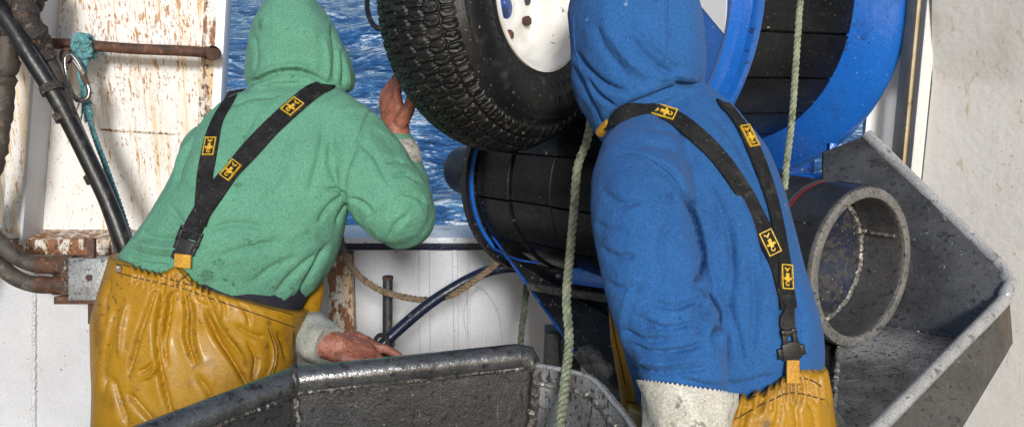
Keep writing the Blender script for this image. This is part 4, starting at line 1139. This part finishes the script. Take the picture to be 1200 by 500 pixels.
def head_shells(c, fd, up=np.array([0, 0, 1.0]), sc=1.0):
    """skull, jaw, nose, brow, lips, ears; fd = facing direction"""
    f_ = nrm(fd); u = nrm(up - f_ * (np.asarray(up) @ f_)); s = np.cross(f_, u)
    E = lambda a, b, g, x, y, z: ell(c + (f_ * a + s * b + u * g) * sc, f_ * x * sc, s * y * sc, u * z * sc, 18)
    return [E(-.005, 0, .02, .092, .074, .098), E(.022, 0, -.052, .066, .056, .058), E(.045, 0, -.085, .032, .034, .026),
            E(.092, 0, -.018, .018, .011, .026), E(.102, 0, -.034, .014, .016, .010), E(.078, .0, .016, .016, .052, .012),
            E(.083, 0, -.060, .010, .024, .006), E(.081, 0, -.070, .010, .021, .006), E(-.005, .074, -.005, .018, .010, .030), E(-.005, -.074, -.005, .018, .010, .030)]

def dent(v, c, fd, ang, depth, edge=.5):
    """hollow of a hood opening"""
    q = v - c; r = np.linalg.norm(q, axis=1); cs = (q @ nrm(fd)) / r
    m = smooth(math.cos(ang), math.cos(ang * edge), cs)
    return v - nrm(fd) * (m * depth)[:, None]

def legs_and_boots(pl, pr, root, width, mat, voxel=.009):
    """two trouser legs from the seat down to boots on the deck; pl, pr: hip joints"""
    sh = []
    for p, sg in ((pl, -1), (pr, 1)):
        k = np.array([p[0] + sg * .015, p[1] - .03, p[2] * .52]); an = np.array([p[0] + sg * .03, p[1] + .01, .10])
        sh.append(tube([p, (p + k) / 2, k, (k + an) / 2, an], [width, width * .92, width * .80, width * .78, width * .74], 18, 4, True))
    boots = []
    for p, sg in ((pl, -1), (pr, 1)):
        a = np.array([p[0] + sg * .03, p[1] + .01, 0])
        b = [tube([a + [0, 0, .04], a + [0, 0, .20]], [.052, .058], 16, 3, True), ell(a + np.array([sg * .015, .085, .048]), (.05, 0, 0), (0, .135, 0), (0, 0, .05), 18), ell(a + np.array([0, -.01, .045]), (.045, 0, 0), (0, .06, 0), (0, 0, .05), 16)]
        v, f, e = fuse(b, .008, 6); v[:, 2] = np.maximum(v[:, 2], .002)
        boots.append((v, f))
    for b in boots: part('boot', b, M['boot'], root)
    return sh
def crumple(vf, amp, sc):
    v, f = vf; v = np.array(v)
    d = np.array([mnoise.noise_vector(Vector(p * sc)) for p in v]); return v + d * amp, f
# ---------------- person in green
GD = 2.45
gp = person('person in a green hooded sweatshirt and mustard oilskin trousers reaching up to the tyre', (P(240, 400, GD)[0], P(240, 400, GD)[1], 0))
g_torso = [(136, 334, 348, 362, 2.43, 2.45, .116), (142, 306, 362, 346, 2.43, 2.45, .130), (160, 280, 386, 312, 2.43, 2.45, .146), (178, 256, 401, 272, 2.43, 2.45, .146), (191, 232, 410, 234, 2.44, 2.45, .142),
           (202, 206, 422, 200, 2.45, 2.46, .136), (211, 178, 432, 168, 2.46, 2.47, .126), (234, 146, 428, 138, 2.48, 2.48, .108), (262, 120, 412, 117, 2.50, 2.49, .088), (292, 104, 392, 104, 2.52, 2.51, .068)]
g_hood = [(300, 108, 392, 110, 2.53, 2.53, .085), (289, 96, 411, 106, 2.53, 2.57, .108), (286.5, 82, 414.5, 92, 2.53, 2.59, .125), (287.5, 66, 409, 70, 2.54, 2.59, .132), (291, 50, 399, 52, 2.54, 2.58, .133), (297, 28, 388, 28, 2.55, 2.58, .125), (308, 8, 371, 6, 2.56, 2.58, .098), (322, -6, 355, -8, 2.57, 2.58, .06)]
sleeve_r = ptube([(396, 150, 2.46, 40), (412, 168, 2.45, 44), (435, 200, 2.43, 46), (454, 228, 2.41, 47), (463, 243, 2.40, 45), (470, 252, 2.42, 40)])
fore_r = ptube([(464, 246, 2.41, 41), (470, 238, 2.46, 38), (470, 215, 2.52, 31), (466, 190, 2.55, 26), (463, 172, 2.57, 24)])
sleeve_l = ptube([(246, 176, 2.50, 34), (243, 212, 2.60, 34), (245, 262, 2.70, 34), (270, 310, 2.68, 34), (315, 355, 2.60, 28), (350, 385, 2.54, 24)])
v, f, e = fuse([loft(g_torso, cap0=.04), loft(g_hood, cap1=.6), sleeve_r, fore_r, sleeve_l], .0048, 10)
gh_c = P(350, 55, 2.56); gface = nrm(np.array([.50, .85, -.15]))
v = dent(v, gh_c, gface, R(42), .07)
G_STR = [([(291, 97), (302, 94), (322, 86), (345, 84), (366, 89), (386, 101)], 4.5, -.011), ([(300, 90), (322, 80), (346, 77), (368, 82)], 5, .006), ([(294, 103), (325, 95), (355, 94)], 4, .004),
         ([(440, 117), (426, 150), (414, 180), (406, 210), (408, 232)], 3.5, -.006), ([(408, 232), (398, 222), (380, 222)], 4, -.008), ([(410, 238), (400, 245), (392, 262)], 4, -.008), ([(412, 232), (425, 238), (436, 250)], 4, -.008),
         ([(405, 225), (385, 240), (370, 262)], 5, -.006), ([(150, 292), (180, 301), (215, 303)], 5, -.010), ([(157, 283), (190, 291), (222, 290)], 5, .006), ([(152, 303), (175, 309), (200, 311)], 4, -.009),
         ([(165, 275), (195, 280), (225, 276)], 6, -.006), ([(350, 345), (366, 318), (385, 285)], 7, -.008), ([(322, 345), (345, 318), (372, 296)], 7, -.006), ([(290, 335), (320, 312), (350, 300)], 7, -.004),
         ([(395, 215), (385, 190), (390, 160)], 9, -.004), ([(476, 190), (464, 186), (450, 190)], 4, -.006), ([(492, 212), (476, 203), (460, 206)], 4, -.006), ([(500, 238), (485, 228), (470, 226)], 4, -.005), ([(455, 280), (465, 262), (480, 252)], 5, -.005), ([(430, 258), (445, 248), (455, 235)], 5, -.004),
         ([(388, 30), (392, 60), (390, 95)], 4, -.006), ([(400, 60), (402, 85), (400, 100)], 4, -.007), ([(380, 45), (384, 75), (380, 98)], 5, .004), ([(296, 40), (300, 65), (297, 88)], 6, -.004),
         ([(230, 150), (215, 190), (205, 225)], 8, -.004), ([(205, 205), (225, 225), (235, 250)], 7, -.003), ([(270, 125), (300, 112), (330, 112)], 6, -.004)]
G_STR += [([(300, 130), (280, 170), (262, 215)], 8, -.004), ([(345, 150), (330, 200), (300, 250)], 9, -.004), ([(240, 270), (275, 262), (315, 268)], 7, -.005), ([(255, 300), (290, 290), (330, 282)], 6, -.006), ([(380, 150), (372, 190), (362, 225)], 7, -.005), ([(200, 240), (215, 262), (240, 272)], 6, -.006), ([(420, 165), (440, 185), (455, 215)], 6, -.006)]
G_STR = [(a, b * .95, c * 2.4) for a, b, c in G_STR]
v = folds(v, f, G_STR, .0062, 7, 1, (1.1, 1, .6))
v = lap(v, e, 1, .4)
hood_g = part('hoodie', (v, f), M['green_fleece'], gp, sharp=None, label='green hooded sweatshirt, hood up')
gb = bvh_of(v, f)
seam('seam', gb, [(318, -2), (317, 20), (318, 45), (322, 70)], .0016, M['green_fleece'], gp, hood_g)
seam('seam', gb, [(440, 118), (426, 150), (414, 180), (406, 210), (408, 230)], .0018, M['green_fleece'], gp, hood_g)
seam('seam', gb, [(289, 99), (318, 101), (350, 103), (378, 104)], .0017, M['green_fleece'], gp, hood_g)
seam('seam', gb, [(409, 104), (410, 92), (404, 72), (397, 52)], .0022, M['green_fleece'], gp, hood_g)
# undershirt at the waist
v2, f2, e2 = fuse([loft([(138, 330, 345, 385, 2.43, 2.45, .12), (150, 308, 354, 362, 2.43, 2.45, .130), (172, 290, 366, 338, 2.43, 2.45, .120)])], .009, 5)
part('undershirt', (v2, f2), M['navy_cloth'], gp, sharp=None)
# trousers
g_tr = [(133, 296, 361, 365, 2.43, 2.45, .160), (126, 322, 354, 383, 2.43, 2.45, .168), (118, 348, 349, 396, 2.43, 2.45, .166), (112, 372, 347, 410, 2.43, 2.45, .172), (112, 402, 346, 432, 2.43, 2.45, .176), (113, 440, 345, 460, 2.43, 2.45, .174), (112, 490, 342, 500, 2.43, 2.45, .165), (110, 540, 338, 545, 2.43, 2.45, .14)]
hipL, hipR = P(170, 500, 2.45), P(285, 505, 2.45)
lg = legs_and_boots(hipL, hipR, gp, .098, M['oilskin'])
bib = ptube([(352, 386, 2.47, 14), (361, 365, 2.50, 13), (368, 345, 2.53, 11), (372, 330, 2.55, 8)])
v3, f3, e3 = fuse([loft(g_tr, cap0=0.02, cap1=.3), bib] + lg, .0042, 6)
T_STR = [([(193, 326), (187, 360), (184, 400), (190, 445), (203, 492)], 6, -.016), ([(203, 328), (199, 362), (193, 400), (196, 430)], 5, -.012), ([(186, 326), (174, 362), (160, 400), (150, 440)], 6, -.010), ([(199, 330), (193, 365), (188, 395)], 4, .010),
         ([(214, 334), (219, 366), (218, 395), (228, 426)], 4.5, -.013), ([(221, 340), (226, 368), (226, 400), (233, 425)], 5, .009), ([(240, 362), (252, 390), (275, 425), (292, 455)], 6, -.013), ([(246, 358), (262, 388), (286, 420)], 7, .008),
         ([(315, 385), (322, 408), (320, 430), (308, 456)], 4, .006), ([(325, 388), (332, 405), (336, 420)], 5, -.007), ([(136, 366), (130, 392), (123, 425), (122, 460)], 6, -.012), ([(150, 352), (143, 385), (140, 420)], 8, .006),
         ([(163, 436), (172, 431), (179, 424)], 4, -.010), ([(168, 443), (176, 440), (184, 430)], 4, .008), ([(130, 330), (122, 355), (124, 380)], 5, -.008), ([(290, 400), (300, 420), (296, 445)], 6, -.008), ([(275, 380), (295, 392), (312, 395)], 6, -.006),
         ([(150, 460), (165, 478), (185, 500)], 7, -.010), ([(230, 440), (245, 460), (250, 490)], 9, -.006), ([(130, 440), (140, 470), (150, 500)], 8, -.008), ([(255, 345), (262, 358), (262, 372)], 4, -.006), ([(280, 355), (290, 368), (292, 382)], 4, -.006)]
rg = np.random.default_rng(4)
for x in np.arange(158, 250, 7.5):
    y = 300 + (x - 134) * .297
    T_STR.append(([(x + rg.normal(), y - 1), (x + (x - 205) * -.05 + rg.normal() * 1.5, y + 13), (x + (205 - x) * -.10 + rg.normal() * 2, y + 26)], 3.2, -.008 - .004 * rg.random()))
T_STR = [(a, b * .8, c * 1.9) for a, b, c in T_STR]
px = proj(v3); wgt = np.exp(-((px[:, 0] - 212) / 17) ** 2) * np.clip((352 - px[:, 1]) / 25, 0, 1) * (v3[:, 1] < P(212, 330, 2.45)[1])
v3 = v3 + np.outer(wgt, UP * .036)
T_STR = T_STR
v3 = folds(v3, f3, T_STR, .0022, 8, 3, (1, 1, .6))
v3 = lap(v3, e3, 1, .15)
tro = part('trousers', (v3, f3), M['oilskin'], gp, sharp=None, label='mustard oilskin trousers, creased and wet')
tb = bvh_of(v3, f3)
for pp in ([(137, 319), (160, 325), (190, 332), (215, 338), (243, 348), (290, 364), (345, 383)], [(136, 309), (165, 316), (200, 327), (240, 339), (300, 357), (356, 372)], [(314, 384), (322, 408), (320, 430), (308, 457)], [(344, 388), (344, 410), (341, 424)], [(205, 312), (215, 322), (226, 334)], [(226, 318), (216, 324), (206, 334)]):
    seam('stitching', tb, pp, .0014, M['stitch'], gp, tro, .0012)
h = cast(tb, 140, 315)
if h: part('stud', tube([h[0] - FW * .004, h[0] - FW * .007], [.0085, .007], 14), M['bright_metal'], gp, tro)
# braces
xs = cast(gb, 384, 101)
over = [(P(384, 99, 2.50), UP), (P(392, 104, 2.58), FW * .7 + UP), (P(398, 125, 2.64), FW)]
sA = strap('brace', gb, [(231, 262), (240, 243), (262, 213), (290, 180), (320, 148), (350, 121), (368, 107), (380, 102)], .047, gp, extra1=over)
badge(sA, .33, gp); badge(sA, .66, gp)
sB = strap('brace', gb, [(236, 250), (238, 232), (240, 208), (245, 180), (251, 152), (259, 134), (270, 116)], .038, gp, extra1=[(P(276, 108, 2.52), UP), (P(285, 112, 2.60), FW)], lift=.0015)
badge(sB, .52, gp)
sC = strap('brace_tail', gb, [(240, 244), (233, 256), (226, 270), (222, 280)], .045, gp, lift=.006)
def buckle(pts, bvh, root, w1=.058, w2=.046):
    o = surf_path(bvh, pts, 4, .010)
    p = np.array([a for a, b in o]); n = nrm(sum(b for a, b in o)); t = nrm(p[-1] - p[0]); s = np.cross(t, n); L = np.linalg.norm(p[-1] - p[0])
    mb = MB(); c = p[0]
    B_ = lambda a, b, hl, hw, hh=.005: mb.addv(obox(c + t * a * L + s * b, t * hl, s * hw, n * hh))
    B_(.08, 0, .005, w1 / 2); B_(.24, w1 / 2 - .005, .018, .005); B_(.24, -w1 / 2 + .005, .018, .005); B_(.42, 0, .006, w1 / 2)
    B_(.60, 0, .016, .018, .006); B_(.62, .022, .010, .005); B_(.62, -.022, .010, .005); B_(.86, 0, .006, w2 / 2); B_(.95, w2 / 2 - .004, .009, .004); B_(.95, -w2 / 2 + .004, .009, .004)
    return part('buckle', mb, M['buckle'], root, bevel=.0022)
buckle([(228, 266), (222, 282), (215, 301)], gb, gp)
o = surf_path(gb, [(218, 296), (215, 303)], 2, .012)
tabp = [o[0][0], o[-1][0]] + [cast(tb, 213, 316)[0] + cast(tb, 213, 316)[1] * .006]
tn = nrm(o[0][1])
ts = np.cross(nrm(tabp[-1] - tabp[0]), tn)
part('webbing_tab', MB().addv(obox((tabp[0] + tabp[-1]) / 2, (tabp[-1] - tabp[0]) / 2, ts * .020, tn * .0035)), M['yellow_tab'], gp, bevel=.002)
# gloves
wr = P(464, 160, 2.56); hv, hf_, he = fuse(hand_shells(wr, camdir(-.16, -.95, .15), camdir(.80, 0, .6), -1, curl=(.35, .42, .5, .55), sc=1.15), .0032, 4)
hv = folds(hv, hf_, [], .0015, 45, 5)
gl = part('glove', (hv, hf_), M['glove'], gp, sharp=None, label='pink rubber glove raised against the tyre')
part('cuff', crumple(tube([P(470, 205, 2.53), P(467, 185, 2.55), P(464, 168, 2.57), P(462.5, 158, 2.57)], [.060, .055, .046, .040], 40, 8), .004, 30), M['cuff'], gp, gl)
wr2 = P(382, 404, 2.44); dv2 = camdir(.97, .18, -.10)
hv, hf_, he = fuse(hand_shells(wr2, dv2, camdir(.1, .9, .45), 1, curl=(.15, .75, .95, 1.05), thumb=1.0, sc=1.12), .0034, 5)
hv = folds(hv, hf_, [], .002, 40, 6)
g2 = part('glove', (hv, hf_), M['glove'], gp, sharp=None, label='pink rubber glove pressed down on the tray rim')
part('cuff', crumple(tube([P(344, 374, 2.53), P(358, 388, 2.50), P(374, 399, 2.46), P(386, 405, 2.44)], [.058, .060, .056, .050], 40, 10), .006, 28), M['cuff_grey'], gp, g2)
# body inside the clothes
hc = P(352, 52, 2.575)
bs = head_shells(hc, gface, sc=.86) + [tube([hc - [0, 0, .03], P(330, 130, 2.5), P(290, 220, 2.45), P(255, 310, 2.45), P(235, 420, 2.45)], [.045, .065, .095, .09, .11], 16, 4, True),
      tube([P(330, 140, 2.5), P(412, 165, 2.46), P(455, 232, 2.41), P(468, 205, 2.53), P(463, 170, 2.57)], [.05, .05, .04, .035, .03], 12, 4, True),
      tube([P(330, 140, 2.5), P(252, 180, 2.51), P(248, 262, 2.70), P(310, 350, 2.61), P(360, 390, 2.50)], [.05, .05, .04, .035, .03], 12, 4, True)]
for hp in (hipL, hipR): bs.append(tube([P(240, 420, 2.45), hp, np.array([hp[0], hp[1] - .02, .5]), np.array([hp[0], hp[1] + .01, .12])], [.09, .075, .055, .04], 12, 4, True))
bv, bf, be = fuse(bs, .008, 3)
part('body', (bv, bf), M['skin'], gp, sharp=None)
# ---------------- person in blue
bp = person('person in a blue hooded sweatshirt and yellow oilskin trousers beside the open steel tube', (P(840, 400, 2.05)[0], P(840, 400, 2.05)[1], 0))
b_torso = [(748, 478, 950, 462, 2.06, 2.06, .110), (742, 440, 957, 436, 2.06, 2.06, .128), (730, 385, 956, 388, 2.06, 2.06, .158), (716, 325, 943, 330, 2.07, 2.06, .156), (706, 265, 927, 268, 2.08, 2.06, .150), (700, 215, 914, 214, 2.08, 2.06, .142), (704, 178, 896, 172, 2.08, 2.07, .128),
           (720, 150, 872, 141, 2.08, 2.08, .108), (742, 128, 846, 118, 2.08, 2.09, .088), (760, 110, 822, 102, 2.08, 2.10, .070)]
b_hood = [(712, 165, 800, 118, 2.05, 2.12, .075), (700, 148, 812, 108, 2.05, 2.12, .100), (688, 120, 817, 92, 2.05, 2.12, .122), (677, 88, 818, 70, 2.06, 2.12, .135), (669, 55, 817, 42, 2.07, 2.12, .140), (667, 20, 814, 10, 2.08, 2.12, .135), (674, -15, 800, -25, 2.09, 2.12, .115), (700, -45, 772, -50, 2.10, 2.12, .07)]
b_sl = ptube([(757, 178, 2.03, 48), (752, 205, 1.96, 56), (749, 245, 1.90, 58.5), (756, 290, 1.865, 55), (766, 335, 1.845, 55), (780, 372, 1.825, 56), (793, 405, 1.815, 53), (800, 435, 1.81, 50), (803, 458, 1.81, 46)], 26)
b_sr = ptube([(862, 190, 2.10, 34), (872, 240, 2.22, 36), (872, 300, 2.32, 36), (850, 350, 2.36, 34), (815, 380, 2.36, 28)])
v, f, e = fuse([loft(b_torso), loft(b_hood, cap1=.6), b_sl, b_sr], .0046, 9)
bh_c = P(742, 50, 2.09); bface = nrm(np.array([-.82, .55, -.14]))
v = dent(v, bh_c, bface, R(40), .07)
B_STR = [([(760, 190), (785, 208), (806, 240), (818, 275), (822, 305), (812, 335)], 6, -.022), ([(815, 335), (832, 352), (842, 372), (834, 395), (846, 420)], 5, -.022), ([(802, 222), (822, 262), (830, 305), (838, 340)], 7, .006),
         ([(704, 152), (722, 132), (750, 118), (790, 104), (815, 99)], 6, -.010), ([(790, 96), (803, 100), (817, 100)], 4, -.010), ([(770, 92), (792, 88), (812, 90)], 6, .006), ([(676, 62), (690, 80), (710, 98), (735, 108)], 5, -.009), ([(674, 78), (686, 102), (698, 128), (706, 148)], 5, -.007), ([(690, 92), (705, 112), (722, 124)], 4, -.008),
         ([(736, 42), (756, 64), (778, 82), (795, 92)], 6, -.008), ([(715, 40), (735, 70), (760, 92)], 8, .006), ([(745, 30), (772, 58), (795, 76)], 7, .005), ([(700, 30), (712, 60), (735, 88)], 9, -.005), ([(782, 10), (784, 40), (782, 70)], 3, -.004),
         ([(738, 402), (765, 412), (800, 410), (828, 400)], 5, -.010), ([(728, 385), (755, 398), (790, 396)], 5, -.008), ([(745, 418), (775, 425), (815, 420)], 4, .007), ([(820, 345), (815, 370), (822, 395)], 6, -.008), ([(742, 430), (780, 436), (830, 430)], 5, -.008),
         ([(705, 290), (722, 300), (745, 300)], 6, -.006), ([(712, 330), (730, 338), (752, 335)], 6, -.005), ([(698, 260), (712, 268), (730, 266)], 6, -.004),
         ([(855, 250), (858, 320), (852, 390), (850, 440)], 8, -.006), ([(880, 300), (886, 360), (880, 420)], 8, -.005), ([(905, 300), (915, 350), (918, 400)], 8, -.005), ([(935, 330), (940, 380), (935, 425)], 7, -.007), ([(945, 420), (930, 410), (915, 412)], 5, -.006),
         ([(720, 178), (745, 182), (775, 194), (796, 214)], 3.5, -.006), ([(750, 165), (790, 175), (820, 200)], 9, -.005), ([(830, 130), (860, 165), (885, 210)], 9, -.004), ([(790, 440), (830, 452), (870, 448)], 6, -.007), ([(860, 455), (880, 448), (905, 440)], 5, -.007)]
B_STR += [([(706, 225), (728, 238), (752, 236)], 6, -.006), ([(790, 250), (775, 285), (780, 320)], 7, -.005), ([(830, 215), (850, 260), (862, 320)], 7, -.006), ([(760, 352), (790, 360), (818, 350)], 5, -.008), ([(745, 372), (780, 384), (815, 378)], 4, -.009), ([(868, 220), (890, 270), (900, 330)], 7, -.005), ([(842, 330), (862, 380), (872, 430)], 6, -.007), ([(765, 150), (800, 158), (835, 185)], 6, -.005)]
B_STR = [(a, b * .95, c * 2.4) for a, b, c in B_STR]
v = folds(v, f, B_STR, .0062, 7, 9, (1.2, 1, .55))
v = lap(v, e, 1, .4)
hd = part('hoodie', (v, f), M['blue_fleece'], bp, sharp=None, label='blue hooded sweatshirt, hood up')
bb_ = bvh_of(v, f)
seam('seam', bb_, [(710, 185), (735, 180), (762, 186), (790, 208), (806, 238)], .0017, M['blue_fleece'], bp, hd)
seam('seam', bb_, [(782, -4), (783, 20), (782, 50), (778, 78)], .0016, M['blue_fleece'], bp, hd)
seam('seam', bb_, [(672, 20), (674, 55), (682, 88), (694, 120), (705, 150)], .0018, M['blue_fleece'], bp, hd)
seam('seam', bb_, [(704, 156), (730, 133), (765, 116), (800, 106), (818, 104)], .0017, M['blue_fleece'], bp, hd)
# trousers
hl, hr = P(795, 560, 2.06), P(895, 560, 2.06)
lg = legs_and_boots(hl, hr, bp, .098, M['oilskin'])
b_tr = [(738, 476, 965, 426, 2.07, 2.06, .160), (735, 500, 970, 460, 2.07, 2.06, .168), (733, 530, 976, 500, 2.07, 2.06, .166), (733, 570, 980, 545, 2.07, 2.06, .172), (735, 620, 978, 610, 2.07, 2.06, .16)]
bibp = [(722, 345, 2.13, 9), (727, 380, 2.13, 13), (735, 420, 2.13, 16), (745, 465, 2.12, 18), (755, 515, 2.10, 24)]
v3, f3, e3 = fuse([loft(b_tr, cap0=.02, cap1=.3), ptube(bibp)] + lg, .0046, 6)
S2 = []
rg = np.random.default_rng(14)
for x in np.arange(868, 968, 7.5):
    y = 480 - (x - 738) * .212
    S2.append(([(x + rg.normal(), y - 2), (x + (x - 920) * .06 + rg.normal() * 1.5, y + 16), (x + (x - 920) * .16 + rg.normal() * 2, y + 40)], 3.4, -.016 - .006 * rg.random()))
S2 += [([(880, 478), (872, 490), (868, 510)], 5, -.018), ([(930, 465), (934, 485), (936, 510)], 4, -.013), ([(948, 465), (954, 485), (958, 510)], 4, -.012), ([(915, 470), (912, 490), (905, 515)], 4, -.011)]
# the back of the waistband rides up to the buckle
px = proj(v3); wgt = np.exp(-((px[:, 0] - 930) / 26) ** 2) * np.clip((px[:, 1] < 480).astype(float), 0, 1) * (v3[:, 1] < 2.05)
v3 = v3 + np.outer(wgt * np.clip((480 - px[:, 1]) / 25, 0, 1), UP * .026)
v3 = folds(v3, f3, S2, .0022, 7, 5, (1, 1, .6)); v3 = lap(v3, e3, 1, .4)
tro = part('trousers', (v3, f3), M['oilskin'], bp, sharp=None, label='yellow oilskin trousers with a gathered waist')
tb = bvh_of(v3, f3)
for pp in ([(862, 490), (885, 478), (905, 468), (925, 460), (945, 462), (966, 468)], [(876, 468), (898, 459), (915, 449), (930, 442), (948, 444), (962, 452)], [(735, 470), (745, 472), (752, 476)], [(714, 355), (722, 400), (733, 450)]):
    seam('stitching', tb, pp, .0014, M['stitch'], bp, tro, .0012)
# braces
sA = strap('brace', bb_, [(716, 143), (728, 135), (748, 130), (775, 132), (800, 145), (830, 171), (856, 202), (880, 241), (899, 280), (912, 312), (920, 340), (924, 362)], .035, bp, extra0=[(P(706, 152, 2.10), -RT + UP * .3), (P(711, 147, 2.05), -RT * .6 + UP)])
badge(sA, .30, bp, .70, .045, -1); badge(sA, .745, bp, .70, .045, -1)
sB = strap('brace', bb_, [(846, 124), (860, 139), (877, 166), (893, 205), (905, 245), (913, 285), (918, 318), (920, 345)], .032, bp, extra0=[(P(836, 112, 2.18), FW + UP), (P(841, 117, 2.11), UP)], lift=.0062)
badge(sB, .30, bp, .70, .045, -1); badge(sB, .90, bp, .70, .045, -1)
strap('brace_tail', bb_, [(921, 345), (924, 362), (922, 378), (926, 392)], [.03, .02, .03, .022], bp, lift=.005)
buckle([(923, 386), (925, 402), (926, 424)], bb_, bp, .030, .026)
o1_ = surf_path(bb_, [(926, 418), (927, 430)], 2, .010); o2_ = cast(tb, 927, 446)
tn = nrm(o1_[0][1]); a_, b_ = o1_[0][0], (o2_[0] + tn * .006 if o2_ else o1_[-1][0] - UP * .04)
part('webbing_tab', obox((a_ + b_) / 2, (b_ - a_) / 2, np.cross(nrm(b_ - a_), tn) * .014, tn * .003), M['yellow_tab'], bp, bevel=.002)
part('webbing_tab', tube([P(704, 155, 2.06), P(709, 149, 2.035), P(715, 144, 2.02)], .011, 10), M['yellow_tab'], bp)
# glove with pinked cream gauntlet
ga, gb2 = P(803, 458, 1.81), P(806, 560, 1.78)
t_ = nrm(gb2 - ga); N_ = nrm(RT - t_ * (RT @ t_)); B2_ = np.cross(t_, N_)
v = []; f = []; n = 132
rows = [(-.006, .0845), (.010, .0835), (.03, .080), (.06, .075), (.10, .068), (.14, .060), (.18, .050), (.21, .042)]
for sgn in (0, 1):
    for i, (h_, r_) in enumerate(rows):
        for k in range(n):
            a = 2 * math.pi * k / n
            zz = (.0022 * (1 if k % 2 else -1) if i == 0 else 0) + (.012 * math.cos(a) if i < 3 else 0) * 1
            rr = r_ - .0022 * sgn + .004 * math.sin(3 * a + i * .9) + .0028 * math.sin(7 * a + i * 1.3) + .004 * mnoise.noise(Vector((math.cos(a) * 2.2, math.sin(a) * 2.2, i * .8)))
            v.append(ga + t_ * (h_ + zz) + N_ * math.cos(a) * rr + B2_ * math.sin(a) * rr * 1.04 - FW * .006)
m = len(rows)
for i in range(m - 1):
    for k in range(n):
        k2 = (k + 1) % n
        f.append((i * n + k, i * n + k2, (i + 1) * n + k2, (i + 1) * n + k)); f.append((m * n + i * n + k, m * n + (i + 1) * n + k, m * n + (i + 1) * n + k2, m * n + i * n + k2))
for k in range(n): k2 = (k + 1) % n; f.append((k, m * n + k, m * n + k2, k2))
wr3 = ga + t_ * .21
hv, hf_, he = fuse(hand_shells(wr3, nrm(t_ + FW * .3), FW - UP * .2, -1, curl=(.5, .55, .6, .6), sc=1.05), .0034, 5)
g3 = part('glove', (hv, hf_), M['glove'], bp, sharp=None, label='pink rubber glove hanging at the side')
part('cuff', (v, f), M['cuff'], bp, g3, label='dirty cream gauntlet cuff with pinked edge')
hc = P(742, 45, 2.10)
bs = head_shells(hc, bface, sc=.90) + [tube([hc - [0, 0, .03], P(790, 130, 2.09), P(815, 220, 2.07), P(840, 330, 2.07), P(850, 480, 2.06)], [.045, .065, .095, .09, .11], 16, 4, True),
      tube([P(790, 140, 2.08), P(752, 200, 1.98), P(760, 310, 1.87), P(800, 440, 1.81), wr3], [.05, .05, .042, .035, .028], 12, 4, True),
      tube([P(790, 140, 2.08), P(860, 195, 2.11), P(872, 300, 2.32), P(815, 380, 2.36), P(780, 400, 2.36)], [.05, .045, .038, .03, .026], 12, 4, True)]
for hp in (hl, hr): bs.append(tube([P(850, 490, 2.06), hp, np.array([hp[0], hp[1] - .02, .5]), np.array([hp[0], hp[1] + .01, .12])], [.09, .075, .055, .04], 12, 4, True))
hv, hf_, he = fuse(hand_shells(P(790, 395, 2.36), camdir(-.9, .3, .2), camdir(0, 1, 0), 1, curl=(.6, .6, .6, .6)), .0034, 4)
part('glove', (hv, hf_), M['glove'], bp, sharp=None)
bv, bf, be = fuse(bs, .008, 3)
part('body', (bv, bf), M['skin'], bp, sharp=None)
